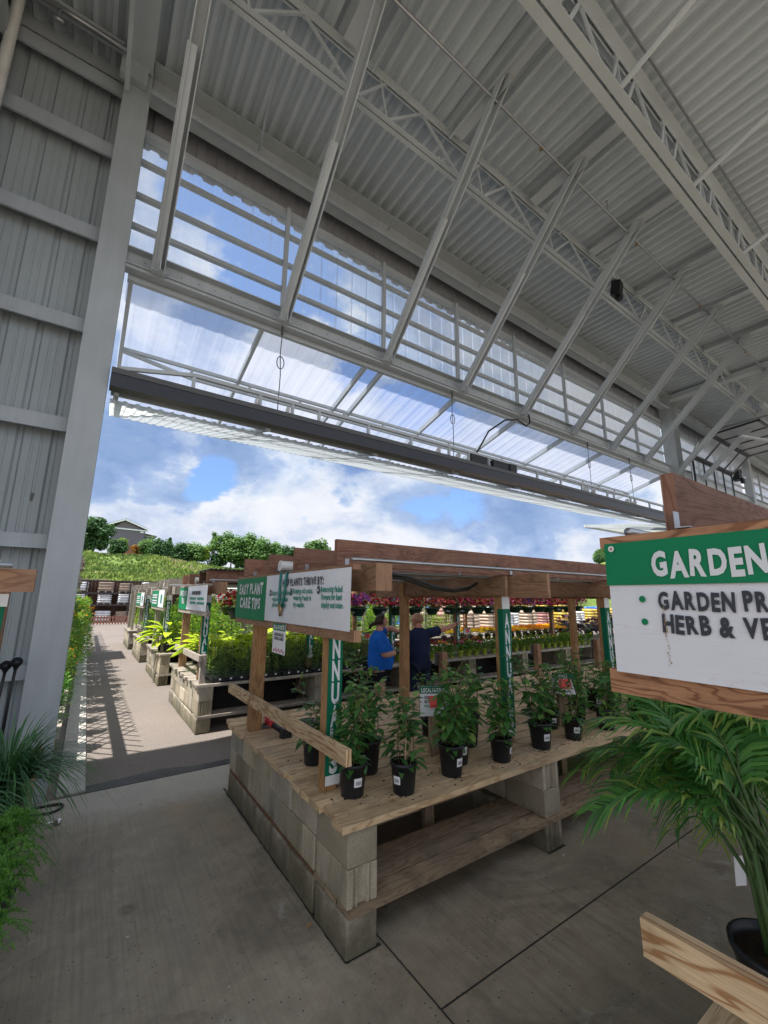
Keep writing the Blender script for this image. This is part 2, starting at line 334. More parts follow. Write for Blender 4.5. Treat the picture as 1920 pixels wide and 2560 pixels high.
M['navyshirt'] = plain('navy_cotton', (0.018, 0.026, 0.07), 0.85, 0, 0.2, 0.25, 6, 0.3)
M['blackcloth'] = plain('black_cotton', (0.012, 0.014, 0.02), 0.9, 0, 0.2, 0.2, 6)
M['denim'] = plain('dark_denim', (0.02, 0.03, 0.06), 0.9, 0, 0.2, 0.3, 8)
M['glove'] = plain('black_glove', (0.018, 0.02, 0.024), 0.6)
def skinm(name, c):
    m = MT(name); v = m.coord('Object'); a = m.noise(v, 7, 4)
    m.base(m.mix(1.0, c, m.ramp(a, [(0.3, (0.92, 0.82, 0.8)), (0.7, (1.05, 1.0, 1.0))]), 'MULTIPLY')); m.rough(0.5, 0, 0.4)
    m.p.inputs['Subsurface Weight'].default_value = 0.1; m.p.inputs['Subsurface Radius'].default_value = (0.02, 0.008, 0.004); return m.m
M['skin'] = skinm('skin', (0.60, 0.34, 0.25)); M['skin2'] = skinm('ruddy_skin', (0.56, 0.29, 0.20))
M['hair'] = plain('dark_brown_hair', (0.035, 0.014, 0.012), 0.6, 0, 0.4, 0.3, 20)
M['redhair'] = plain('short_ginger_hair', (0.40, 0.22, 0.14), 0.75)
# foliage
M['dleaf'] = leafm('glossy_climber_leaf', (0.04, 0.125, 0.04), (0.12, 0.28, 0.075), 0.40, 0.32, (0.28, 0.45, 0.11))
M['palmleaf'] = leafm('palm_leaf', (0.05, 0.18, 0.055), (0.15, 0.39, 0.10), 0.45, 0.30, (0.38, 0.48, 0.12))
M['grassleaf'] = leafm('fountain_grass', (0.025, 0.085, 0.035), (0.09, 0.22, 0.08), 0.25, 0.45)
M['fernleaf'] = leafm('feathery_fern', (0.05, 0.17, 0.03), (0.17, 0.38, 0.06), 0.4, 0.5)
M['shrub'] = leafm('hedge_leaf', (0.05, 0.13, 0.02), (0.15, 0.30, 0.03), 0.4, 0.5, (0.34, 0.28, 0.05))
M['lime'] = leafm('lime_hosta_leaf', (0.34, 0.46, 0.03), (0.62, 0.72, 0.06), 0.45, 0.45)
M['seed'] = leafm('seedling_leaf', (0.09, 0.18, 0.035), (0.22, 0.35, 0.07), 0.35, 0.5)
M['bench_green'] = leafm('perennial_leaf', (0.07, 0.17, 0.02), (0.22, 0.40, 0.04), 0.4, 0.5, (0.40, 0.50, 0.06))
M['purple'] = leafm('dark_purple_leaf', (0.025, 0.012, 0.025), (0.08, 0.03, 0.05), 0.2, 0.4)
M['treeA'] = leafm('tree_leaf_dark', (0.025, 0.07, 0.03), (0.08, 0.17, 0.06), 0.3, 0.6)
M['treeB'] = leafm('tree_leaf_mid', (0.05, 0.12, 0.035), (0.17, 0.30, 0.09), 0.35, 0.6)
M['treeC'] = leafm('tree_leaf_yellow', (0.13, 0.24, 0.03), (0.28, 0.40, 0.05), 0.35, 0.6)
M['treeD'] = leafm('tree_leaf_red', (0.30, 0.13, 0.03), (0.45, 0.24, 0.06), 0.35, 0.6)
M['bark'] = plain('bark', (0.11, 0.08, 0.06), 0.9, 0, 0.2, 0.4, 8, 0.8)
M['stem'] = plain('woody_stem', (0.16, 0.12, 0.05), 0.7)
M['gstem'] = plain('green_stem', (0.06, 0.12, 0.03), 0.6)
def petal(n, a, b): M[n] = leafm(n + '_petal', a, b, 0.3, 0.6)
petal('red', (0.26, 0.01, 0.02), (0.50, 0.03, 0.05)); petal('pink', (0.36, 0.02, 0.13), (0.60, 0.08, 0.26)); petal('violet', (0.10, 0.02, 0.22), (0.26, 0.06, 0.40))
petal('orange', (0.90, 0.30, 0.01), (1.0, 0.46, 0.02)); petal('yellow', (0.95, 0.62, 0.01), (1.0, 0.80, 0.03)); petal('coralf', (0.5, 0.08, 0.07), (0.65, 0.16, 0.14))
def hillm():
    m = MT('meadow_ground'); v = m.coord('Object'); a = m.noise(v, 0.09, 6, 0.6, 0.4); b = m.noise(v, 0.9, 7, 0.75)
    col = m.ramp(a, [(0.30, (0.09, 0.155, 0.045)), (0.5, (0.17, 0.25, 0.06)), (0.7, (0.27, 0.33, 0.09))])
    col = m.mix(1.0, col, m.ramp(b, [(0.3, 0.62), (0.7, 1.22)]), 'MULTIPLY')
    c = m.noise(v, 0.25, 6, 0.7, 1.0); col = m.mix(m.ramp(c, [(0.57, 0.0), (0.68, 0.55)]), col, (0.33, 0.27, 0.14))
    m.base(col); m.rough(0.95, 0, 0.1); m.bump(b, 1.0, 0.6); return m.m
M['hill'] = hillm()
def tuftm():
    m = MT('meadow_weeds_leaf'); v = m.coord('Object'); a = m.noise(v, 0.10, 6, 0.65, 0.6); g_ = m.n('ShaderNodeNewGeometry')
    col = m.ramp(a, [(0.34, (0.07, 0.125, 0.045)), (0.46, (0.16, 0.24, 0.06)), (0.56, (0.26, 0.34, 0.08)), (0.64, (0.36, 0.32, 0.19))])
    col = m.mix(1.0, col, m.ramp(g_.outputs['Random Per Island'], [(0, 0.6), (1, 1.25)]), 'MULTIPLY'); m.base(col); m.rough(0.85, 0, 0.1); return m.m
M['tuft'] = tuftm()
M['siding'] = plain('grey_siding', (0.155, 0.14, 0.18), 0.7, 0, 0.3, 0.06, 0.4)
M['siding2'] = plain('brown_gable_siding', (0.15, 0.13, 0.145), 0.7)
M['trim'] = plain('white_trim', (0.75, 0.77, 0.8), 0.5)
M['shingle'] = plain('grey_shingles', (0.20, 0.21, 0.24), 0.85)
M['brick'] = plain('red_brick', (0.26, 0.11, 0.08), 0.9)
M['window'] = plain('dark_window', (0.10, 0.13, 0.17), 0.15)
M['rackwood'] = plain('dark_corrugated_backing', (0.10, 0.055, 0.04), 0.8, 0, 0.3, 0.4, 0.8)
M['rackpost'] = plain('black_rack_steel', (0.025, 0.02, 0.022), 0.6)
M['wrap'] = plain('white_stretch_wrap', (0.55, 0.57, 0.60), 0.25, 0, 0.5, 0.25, 7, 0.6)
M['wrapbrown'] = plain('tan_paver_pallet', (0.32, 0.25, 0.20), 0.8, 0, 0.3, 0.2, 6, 0.5)
M['bagblue'] = plain('blue_bag', (0.02, 0.16, 0.62), 0.35); M['bagyellow'] = plain('yellow_bag', (0.55, 0.40, 0.06), 0.4)
M['bagwhite'] = plain('white_bag', (0.66, 0.68, 0.68), 0.4, 0, .4, .2, 9); M['bagtan'] = plain('tan_bag', (0.46, 0.36, 0.27), 0.5); M['bagpink'] = plain('rose_bag', (0.42, 0.22, 0.19), 0.5)
M['shade'] = plain('dark_corrugated_roofing', (0.06, 0.055, 0.055), 0.6)
M['gravel'] = plain('joint_filler', (0.035, 0.032, 0.03), 0.95)
M['stone'] = plain('stone', (0.45, 0.43, 0.39), 0.9)
M['dryleaf'] = plain('dry_leaf', (0.38, 0.20, 0.07), 0.8)

# ------------------------------------------------------------------ mesh builder
class MB:
    def __init__(s): s.v = []; s.f = []; s.uv = {}; s.mi = []; s.cur = 0
    def face(s, idx, uv=None):
        if uv: s.uv[len(s.f)] = uv
        s.f.append(tuple(idx)); s.mi.append(s.cur)
    def quad(s, a, b, c, d):
        i = len(s.v); s.v += [tuple(a), tuple(b), tuple(c), tuple(d)]; s.face((i, i + 1, i + 2, i + 3))
    def tri(s, a, b, c):
        i = len(s.v); s.v += [tuple(a), tuple(b), tuple(c)]; s.face((i, i + 1, i + 2))
    def obox(s, c, ex, ey, ez, bev=0.0):
        """box centred on c with half-extent vectors; UV runs in metres along each face's longest side"""
        c = Vector(c); ex, ey, ez = Vector(ex), Vector(ey), Vector(ez)
        ou, ov = random.uniform(0, 40), random.uniform(0, 40)
        ax = [ex, ey, ez]
        if ex.cross(ey).dot(ez) < 0: ax = [ex, ez, ey]
        ln = [a.length for a in ax]
        for k in range(3):
            a, b = ax[(k + 1) % 3], ax[(k + 2) % 3]; la, lb = ln[(k + 1) % 3], ln[(k + 2) % 3]
            for sg in (1, -1):
                o = c + ax[k] * sg
                P = [o - a - b, o + a - b, o + a + b, o - a + b]
                U = [(-la, -lb), (la, -lb), (la, lb), (-la, lb)]
                if la < lb: U = [(y, x) for x, y in U]
                U = [(x + ou, y + ov + k * 3.7) for x, y in U]
                if sg < 0: P.reverse(); U.reverse()
                i = len(s.v); s.v += [tuple(p) for p in P]; s.face((i, i + 1, i + 2, i + 3), U)
    def box(s, x0, x1, y0, y1, z0, z1):
        s.obox(((x0 + x1) / 2, (y0 + y1) / 2, (z0 + z1) / 2), ((x1 - x0) / 2, 0, 0), (0, (y1 - y0) / 2, 0), (0, 0, (z1 - z0) / 2))
    def bar(s, a, b, w, h, up=(0, 0, 1)):
        a, b = Vector(a), Vector(b); d = b - a; dn = d.normalized(); u = Vector(up)
        if abs(dn.dot(u)) > 0.97: u = Vector((0, 1, 0))
        sx = dn.cross(u).normalized(); sz = sx.cross(dn).normalized()
        s.obox((a + b) / 2, d / 2, sx * w / 2, sz * h / 2)
    def channel(s, a, b, w, h, t=0.012, up=(0, 0, 1), I=True):
        """I or C section along a-b"""
        a, b = Vector(a), Vector(b); d = b - a; dn = d.normalized(); u = Vector(up)
        if abs(dn.dot(u)) > 0.97: u = Vector((0, 1, 0))
        sx = dn.cross(u).normalized(); sz = sx.cross(dn).normalized()
        c = (a + b) / 2
        off = Vector((0, 0, 0)) if I else sx * (w / 2 - t / 2)
        s.obox(c + off, d / 2, sx * t / 2, sz * (h / 2 - t))
        for g in (1, -1): s.obox(c + sz * g * (h / 2 - t / 2), d / 2, sx * w / 2, sz * t / 2)
    def tube(s, pts, r, n=8, caps=True, rs=None):
        pts = [Vector(p) for p in pts]; rings = []
        pu = None
        for i, p in enumerate(pts):
            d = (pts[min(i + 1, len(pts) - 1)] - pts[max(i - 1, 0)]).normalized()
            u = pu if pu is not None else (Vector((0, 0, 1)) if abs(d.z) < 0.9 else Vector((1, 0, 0)))
            a = d.cross(u)
            if a.length < 1e-5: a = d.cross(Vector((0.3, 1, 0.2)))
            a.normalize(); b = a.cross(d).normalized(); pu = b
            rr = rs[i] if rs else r
            base = len(s.v)
            for k in range(n):
                t = 2 * math.pi * k / n; s.v.append(tuple(p + (a * math.cos(t) + b * math.sin(t)) * rr))
            rings.append(base)
        for i in range(len(rings) - 1):
            for k in range(n):
                k2 = (k + 1) % n; s.face((rings[i] + k2, rings[i] + k, rings[i + 1] + k, rings[i + 1] + k2))
        if caps: s.face([rings[0] + k for k in range(n)]); s.face([rings[-1] + k for k in reversed(range(n))])
    def lathe(s, prof, c=(0, 0, 0), n=20):
        """prof: list of (r, z)"""
        base = len(s.v)
        for r, z in prof:
            for k in range(n):
                t = 2 * math.pi * k / n; s.v.append((c[0] + r * math.cos(t), c[1] + r * math.sin(t), c[2] + z))
        for i in range(len(prof) - 1):
            for k in range(n):
                k2 = (k + 1) % n; s.face((base + i * n + k, base + i * n + k2, base + (i + 1) * n + k2, base + (i + 1) * n + k))
    def disc(s, c, r, n=20, up=1):
        i = len(s.v); s.v += [(c[0] + r * math.cos(2 * math.pi * k / n), c[1] + r * math.sin(2 * math.pi * k / n), c[2]) for k in range(n)]
        s.face([i + k for k in range(n)] if up > 0 else [i + k for k in reversed(range(n))])
    def leaf(s, p, d, n, L, W, fold=0.15, droop=0.0):
        """pointed leaf from p along d, width vector across; 4 quads-ish"""
        d = Vector(d).normalized(); n = Vector(n); sx = d.cross(n)
        if sx.length < 1e-4: sx = d.cross(Vector((0.1, 0.9, 0.3)))
        sx.normalize(); n = sx.cross(d).normalized()
        p = Vector(p); i = len(s.v)
        m = p + d * L * 0.45 - n * droop * L * 0.15; t = p + d * L - n * droop * L * 0.5
        s.v += [tuple(p), tuple(p + d * L * 0.38 + sx * W / 2 + n * fold * W - n * droop * L * .1), tuple(m), tuple(p + d * L * 0.38 - sx * W / 2 + n * fold * W - n * droop * L * .1),
                tuple(t), tuple(p + d * L * 0.74 + sx * W * 0.36 + n * fold * W * .7 - n * droop * L * .3), tuple(p + d * L * 0.74 - sx * W * 0.36 + n * fold * W * .7 - n * droop * L * .3)]
        s.face((i, i + 1, i + 2)); s.face((i, i + 2, i + 3)); s.face((i + 1, i + 5, i + 4, i + 2)); s.face((i + 2, i + 4, i + 6, i + 3))
    def blade(s, pts, ws, nrm=(0, 0, 1)):
        """ribbon along pts with widths ws"""
        base = len(s.v); n = Vector(nrm)
        for i, p in enumerate(pts):
            d = (Vector(pts[min(i + 1, len(pts) - 1)]) - Vector(pts[max(0, i - 1)]))
            sx = d.cross(n)
            if sx.length < 1e-6: sx = Vector((1, 0, 0))
            sx.normalize(); s.v += [tuple(Vector(p) + sx * ws[i] / 2), tuple(Vector(p) - sx * ws[i] / 2)]
        for i in range(len(pts) - 1): s.face((base + 2 * i, base + 2 * i + 1, base + 2 * i + 3, base + 2 * i + 2))
    def mesh(s, name, mats, off=(0, 0, 0), smooth=False):
        me = bpy.data.meshes.new(name)
        o = Vector(off)
        me.from_pydata([(v[0] - o.x, v[1] - o.y, v[2] - o.z) for v in s.v], [], s.f)
        if not isinstance(mats, (list, tuple)): mats = [mats]
        for m in mats: me.materials.append(m)
        if len(mats) > 1: me.polygons.foreach_set('material_index', s.mi)
        if s.uv:
            ul = me.uv_layers.new(name='UVMap')
            for p in me.polygons:
                u = s.uv.get(p.index)
                if u:
                    for k, li in enumerate(p.loop_indices): ul.data[li].uv = u[k]
        if smooth: me.polygons.foreach_set('use_smooth', [True] * len(me.polygons))
        me.update(); return me
    def build(s, name, mats, parent=None, smooth=False, loc=None):
        off = (0, 0, 0)
        if parent is not None:
            off = parent.matrix_basis.translation.copy(); q = parent.parent
            while q is not None: off = off + q.matrix_basis.translation; q = q.parent
        elif loc is not None: off = loc
        ob = bpy.data.objects.new(name, s.mesh(name, mats, off, smooth)); COL.objects.link(ob)
        if parent is not None: ob.parent = parent
        elif loc is not None: ob.location = loc
        return ob
def tag(o, label=None, cat=None, group=None, kind=None):
    if label: o['label'] = label
    if cat: o['category'] = cat
    if group: o['group'] = group
    if kind: o['kind'] = kind
    return o
def thing(name, label, cat, loc=(0, 0, 0), group=None):
    o = bpy.data.objects.new(name, None); COL.objects.link(o); o.location = loc; o.empty_display_size = 0.1
    return tag(o, label, cat, group)
def link(name, me, parent=None, loc=(0, 0, 0), rz=0.0):
    o = bpy.data.objects.new(name, me); COL.objects.link(o); o.location = loc; o.rotation_euler = (0, 0, rz)
    if parent is not None: o.parent = parent
    return o
KIDS = {}
def dup(root, loc, rz=0.0, sc=1.0, label=None, group=None, tilt=(0, 0)):
    if root.name not in KIDS: KIDS[root.name] = [(c, list(c.children)) for c in root.children]
    r = root.copy(); COL.objects.link(r); r.location = loc; r.rotation_euler = (tilt[0], tilt[1], rz); r.scale = (sc, sc, sc)
    if label: r['label'] = label
    if group: r['group'] = group
    for c, gs in KIDS[root.name]:
        k = c.copy(); COL.objects.link(k); k.parent = r
        for g in gs:
            d = g.copy(); COL.objects.link(d); d.parent = k
    return r
bpy.context.view_layer.update()

# ------------------------------------------------------------------ hand-lettered text
_GL = {}
def glyph(ch, bold):
    k = (ch, bold)
    if k in _GL: return _GL[k]
    cu = bpy.data.curves.new('g', 'FONT'); cu.body = ch; cu.size = 1.0; cu.offset = bold; cu.resolution_u = 3; cu.dimensions = '2D'; cu.fill_mode = 'FRONT'
    ob = bpy.data.objects.new('g', cu); COL.objects.link(ob)
    dg = bpy.context.evaluated_depsgraph_get(); me = bpy.data.meshes.new_from_object(ob.evaluated_get(dg))
    V = [tuple(v.co[:2]) for v in me.vertices]; F = [tuple(p.vertices) for p in me.polygons if p.normal.z > -0.5]
    bpy.data.objects.remove(ob); bpy.data.curves.remove(cu); bpy.data.meshes.remove(me)
    _GL[k] = (V, F); return _GL[k]
def text(mb, s, o, ux, uz, h, cond=0.8, bold=0.045, jit=0.045, width=None, gap=0.10, slant=0.0):
    """writes s starting at o; ux, uz unit vectors along and up; h cap height; width fits the line"""
    o, ux, uz = Vector(o), Vector(ux), Vector(uz); nrm = ux.cross(uz)
    rnd = random.Random(s); x = 0; items = []
    for ch in s:
        if ch == ' ': x += 0.32; continue
        V, F = glyph(ch, bold)
        if not V: continue
        x0 = min(v[0] for v in V); x1 = max(v[0] for v in V)
        items.append((x - x0, V, F, rnd.uniform(-jit, jit), rnd.uniform(-jit, jit) * 1.6, 1 + rnd.uniform(-jit, jit))); x += (x1 - x0) + gap
    tot = x - gap; k = h / 0.70; kx = (width / tot) if width else k * cond
    for xo, V, F, dy, rot, sc in items:
        mid = xo + (max(v[0] for v in V) + min(v[0] for v in V)) / 2; i = len(mb.v)
        for a, b in V:
            px = (a + xo - mid) * sc; py = (b - 0.35) * sc
            qx = px * math.cos(rot) - py * math.sin(rot) + mid + slant * py; qy = px * math.sin(rot) + py * math.cos(rot) + 0.35 + dy
            mb.v.append(tuple(o + ux * qx * kx + uz * qy * k + nrm * 0.0))
        for f in F: mb.face([i + j for j in f])

# ==================================================================== GROUND
g = MB(); g.quad((-400, -200, -0.012), (600, -200, -0.012), (600, 700, -0.012), (-400, 700, -0.012)); tag(g.build('asphalt_pavement', M['asphalt']), kind='structure')
g = MB(); g.box(-14, 40, -14, 5.49, -0.30, 0.0); tag(g.build('concrete_floor', M['floor']), kind='structure')
g = MB()
for a, b in (((1.62, -12, 0.0035), (1.62, 5.45, 0.0035)), ((5.3, -12, 0.0035), (5.3, 5.45, 0.0035)), ((1.62, 1.845, 0.0038), (22, 1.845, 0.0038)), ((1.62, -2.0, 0.0038), (22, -2.0, 0.0038))):
    g.bar(a, b, 0.006, 0.003)
tag(g.build('floor_joint_lines', M['gravel']), kind='structure')
g = MB(); g.box(-0.02, 0.215, 5.53, 33.5, -0.1, 0.014); tag(g.build('kerb', M['kerb']), kind='structure')
g = MB(); g.box(-0.02, 40, 5.493, 5.527, -0.1, -0.004); tag(g.build('threshold_strip', M['gravel']), kind='structure')
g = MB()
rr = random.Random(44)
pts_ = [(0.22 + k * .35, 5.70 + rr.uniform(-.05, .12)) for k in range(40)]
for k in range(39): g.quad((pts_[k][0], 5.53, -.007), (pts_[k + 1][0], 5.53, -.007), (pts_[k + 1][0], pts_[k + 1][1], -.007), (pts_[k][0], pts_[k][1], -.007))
tag(g.build('asphalt_edge_strip', plain('dark_asphalt_strip', (0.085, 0.08, 0.078), 0.7, 0, .4, .4, 4, .4)), kind='structure')  # darker strip laid over the asphalt beside the threshold
g = MB(); rr = random.Random(81)
def stain(pts, w0, w1):
    n_ = 46; L0, R0 = [], []
    for k in range(n_ + 1):
        t = k / n_ * (len(pts) - 1); i_ = min(int(t), len(pts) - 2); p = Vector((*pts[i_], 0)).lerp(Vector((*pts[i_ + 1], 0)), t - i_); d_ = (Vector((*pts[i_ + 1], 0)) - Vector((*pts[i_], 0))).normalized(); s_ = Vector((-d_.y, d_.x, 0)); w_ = rr.uniform(w0, w1)
        L0.append(p + s_ * w_); R0.append(p - s_ * .02)
    for k in range(n_): g.quad((L0[k].x, L0[k].y, .0025), (R0[k].x, R0[k].y, .0025), (R0[k + 1].x, R0[k + 1].y, .0025), (L0[k + 1].x, L0[k + 1].y, .0025))
stain([(1.375, 4.86), (1.375, 2.325)][::-1], .003, .013); stain([(1.375, 2.325), (1.60, 2.325)][::-1], .002, .008); stain([(3.15, 2.315), (3.37, 2.315)][::-1], .002, .008)
tag(g.build('damp_stain', plain('damp_dirt', (0.045, 0.045, 0.032), 0.6, 0, .4, .4, 9)), kind='structure')
# hill beyond the yard
def hill_z(x, y):
    t = max(0.0, min(1.0, (y - 46) / 82)); r = x / max(y, 1)
    ridge = 10.2 - 2.4 * max(0, min(1, (r - 0.11) / 0.15)) + 15.5 * max(0, min(1, (r - 1.55) / 0.5)) + 3 * max(0, min(1, (r - 0.55) / 0.7))
    s = t * t * (3 - 2 * t) * 0.55 + t * 0.45
    return 2.6 * min(1, max(0, (y - 42) / 4)) + (ridge - 2.6 + 1.6) * s + mnoise.noise(Vector((x * .05, y * .05, 0))) * 0.8 * t
g = MB(); nx, ny = 90, 60
for j in range(ny + 1):
    for i in range(nx + 1):
        y = 42 + (j / ny) ** 1.4 * 340; x = -60 + i / nx * 620 * (0.35 + 0.65 * j / ny)
        yy = min(y, 128 + (y - 128) * 0.15) if y > 128 else y
        z = hill_z(x * yy / y, yy); g.v.append((x, y, z if j else -0.5))
for j in range(ny):
    for i in range(nx):
        a = j * (nx + 1) + i; g.face((a, a + 1, a + nx + 2, a + nx + 1))
tag(g.build('meadow_hill', M['hill'], smooth=True), kind='structure')
g = MB(); rr = random.Random(3)
for k in range(5200):
    y = 48 + rr.random() ** 1.3 * 84; x = rr.uniform(-0.08, 0.42) * y
    z = hill_z(x, y); s_ = rr.uniform(0.35, 1.0) * (0.6 + 0.7 * (mnoise.noise(Vector((x * .12, y * .12, 5))) + 0.5))
    for q in range(5):
        a = rr.uniform(0, 6.28); d = Vector((math.cos(a) * .6, math.sin(a) * .6, 1.0)); g.leaf((x, y, z - .05), d, (math.cos(a + 1.6), math.sin(a + 1.6), .2), s_, s_ * .4)
tag(g.build('meadow_weeds', M['tuft']), kind='stuff', label='tall green and yellow weeds covering the hillside meadow', cat='weeds')

# ==================================================================== PAVILION (steel building)
EY = 5.55
def deck_z(x): return 9.03 - 0.023 * x
PV = thing('steel_pavilion', 'white steel garden pavilion with corrugated roof deck, trusses and clear upper windows', 'building')
BX = [0.25, 1.91, 3.78, 5.61, 7.46, 9.38, 11.2, 13.06]      # braces and mullions
def rib_sheet(name, x0, x1, along0, along1, zfun, mat, parent, pitch=0.2, dep=0.05, top=0.5, axis='Y'):
    m = MB(); x = x0; prof = []
    while x < x1:
        prof += [(x, 0), (x + pitch * (0.5 - top / 2) * 0.6, 0), (x + pitch * 0.32, dep), (x + pitch * (0.32 + top * 0.6), dep), (x + pitch * 0.94, 0)]; x += pitch
    for px, pz in prof:
        m.v.append((px, along0, zfun(px, pz, along0))); m.v.append((px, along1, zfun(px, pz, along1)))
    for i in range(len(prof) - 1): m.face((2 * i, 2 * i + 1, 2 * i + 3, 2 * i + 2))
    return m.build(name, mat, parent)
rib_sheet('roof_deck', -6.2, 30, -2.3, 5.90, lambda x, p, y: deck_z(x) + 0.075 - p, M['deck'], PV, 0.205, 0.085, 0.42)  # unseen left extension added to block sun; back cut short for bounce light
m = MB(); m.box(-6.3, 30.5, -2.35, 5.91, 9.20, 9.30)
m.build('roof_cover', M['greysteel'], PV)
# eave beam: deep channel with a bent lower flange
m = MB()
def sl(x, z): return z - 0.023 * x
def xbar(m, x0, x1, y, z, w, h, drop=True):
    a = (x0, y, sl(x0, z) if drop else z); b = (x1, y, sl(x1, z) if drop else z); m.bar(a, b, w, h)
xbar(m, -0.10, 15.0, 5.58, 8.72, 0.02, 0.50); xbar(m, -0.10, 15.0, 5.47, 8.955, 0.24, 0.02); xbar(m, -0.10, 15.0, 5.46, 8.46, 0.24, 0.02)
xbar(m, -0.10, 15.0, 5.35, 8.44, 0.02, 0.06)
m.build('eave_beam', M['steel'], PV)
m = MB(); xbar(m, 15.6, 34, 5.58, 8.72, 0.02, 0.50); xbar(m, 15.6, 34, 5.46, 8.46, 0.24, 0.02); m.build('eave_beam', M['steel'], PV)
# header beam over the opening (wide-flange), with lip
m = MB(); m.channel((-0.10, 5.56, 6.04), (15.0, 5.56, 6.04), 0.22, 0.24, 0.015); m.box(-0.1, 15.0, 5.48, 5.50, 5.88, 5.918); m.box(-0.1, 15, 5.50, 5.62, 5.885, 5.905)
m.build('header_beam', M['steel'], PV)
m = MB(); m.channel((15.5, 5.56, 6.1), (34, 5.56, 6.1), 0.22, 0.24, 0.015); m.build('header_beam', M['steel'], PV)
# columns
m = MB(); m.box(-0.40, -0.10, 5.50, 5.512, 0, 9.0); m.box(-0.26, -0.245, 5.512, 5.80, 0, 8.95); m.box(-0.40, -0.10, 5.80, 5.812, 0, 9.0); m.box(-0.46, -0.16, 5.40, 5.498, 8.55, 8.95)
m.build('column', M['steel'], PV)
m = MB(); m.box(15.02, 15.034, 5.30, 5.66, 0, 8.6); m.box(15.034, 15.44, 5.47, 5.485, 0, 8.6); m.box(15.44, 15.454, 5.30, 5.66, 0, 8.6); m.build('column', M['steel'], PV)
m = MB(); m.box(22.6, 22.9, 5.4, 5.66, 0, 8.4); m.build('column', M['steel'], PV)
# wall left of the opening
def wall_prof(x0, x1, y, z0, z1, name, mat, parent):
    m = MB(); prof = []; x = x0
    while x < x1 - 0.01:                       # box-rib panel 0.3 m module with two minor ribs
        prof += [(x, 0), (x + .02, .032), (x + .052, .032), (x + .072, 0), (x + .135, 0), (x + .142, .008), (x + .158, .008), (x + .165, 0), (x + .21, 0), (x + .217, .008), (x + .233, .008), (x + .24, 0)]
        x += 0.3
    for px, pd in prof: m.v += [(px, y + pd, z0), (px, y + pd, z1)]
    for i in range(len(prof) - 1): m.face((2 * i, 2 * i + 1, 2 * i + 3, 2 * i + 2))
    return m.build(name, mat, parent)
wall_prof(-1.75, -0.25, 5.83, 0, 9.19, 'wall_panel', M['panel'], PV)
for z0, z1 in ((1.10, 1.24), (2.40, 2.55), (3.70, 3.87), (4.94, 5.12), (6.18, 6.38), (7.44, 7.66), (8.44, 8.66)):
    m = MB(); m.box(-1.66, -0.40, 5.66, 5.672, z0, z1); m.box(-1.66, -0.40, 5.672, 5.82, z1 - 0.012, z1); m.box(-1.66, -0.40, 5.64, 5.66, z0, z0 + 0.012)
    for k in range(6): m.lathe([(0.008, 0), (0.008, 0.008)], (-1.5 + k * .22, 5.656, z0 + .045), 6)
    m.build('girt', M['steel'], PV)
m = MB(); m.box(-1.75, -0.42, 5.80, 5.815, 8.86, 9.19); m.bar((-1.7, 5.45, 9.0), (-0.46, 5.45, 8.97), 0.1, 0.1); m.build('eave_angle', M['joist'], PV)
# side wall at far left running back towards the viewer
m = MB()
y = 2.2
while y < 5.8: m.box(-1.80, -1.768, y, y + .26, 6.6, 9.18); y += 0.3
m.build('side_wall_panel', M['panel'], PV)
m = MB(); m.box(-1.84, -1.81, 3.4, 5.82, 0.0, 6.6); m.build('side_wall_liner', M['deck'], PV)
m = MB(); m.bar((-1.62, 2.0, 8.35), (-1.62, 5.6, 8.35), 0.18, 0.2); m.build('girt', M['steel'], PV)
# pipes in the corner
m = MB(); m.tube([(-1.50, 5.50, 0.0), (-1.50, 5.50, 8.85), (-1.48, 5.2, 9.0), (-1.45, 3.0, 8.95)], 0.055, 12); m.build('downpipe', M['pvc'], PV, smooth=True)
m = MB(); m.tube([(-1.63, 5.56, 0.0), (-1.63, 5.56, 8.9)], 0.05, 12); m.build('conduit', M['greysteel'], PV, smooth=True)
m = MB(); m.tube([(-1.45, 5.3, 8.80), (-0.42, 5.3, 8.78)], 0.035, 10); m.tube([(-1.1, 5.3, 8.80), (-1.1, 5.3, 8.62)], 0.02, 8); m.tube([(-1.16, 5.3, 8.62), (-1.04, 5.3, 8.62)], 0.035, 8); m.build('sprinkler_pipe', M['galv'], PV, smooth=True)
# beams along Y carrying the deck
for bx in BX:
    y0, y1 = (1.86, 3.62)
    m = MB(); z = deck_z(bx) - 0.10; m.channel((bx, y0, z), (bx, y1, z), 0.20, 0.16, 0.014); m.build('deck_beam', M['joist'], PV)
m = MB(); m.bar((-0.26, -2.2, 8.93), (-0.26, 5.45, 8.90), 0.30, 0.16); m.build('deck_beam', M['joist'], PV)
m = MB(); m.bar((15.25, -2.2, 8.58), (15.25, 5.45, 8.5), 0.30, 0.16); m.build('deck_beam', M['joist'], PV)
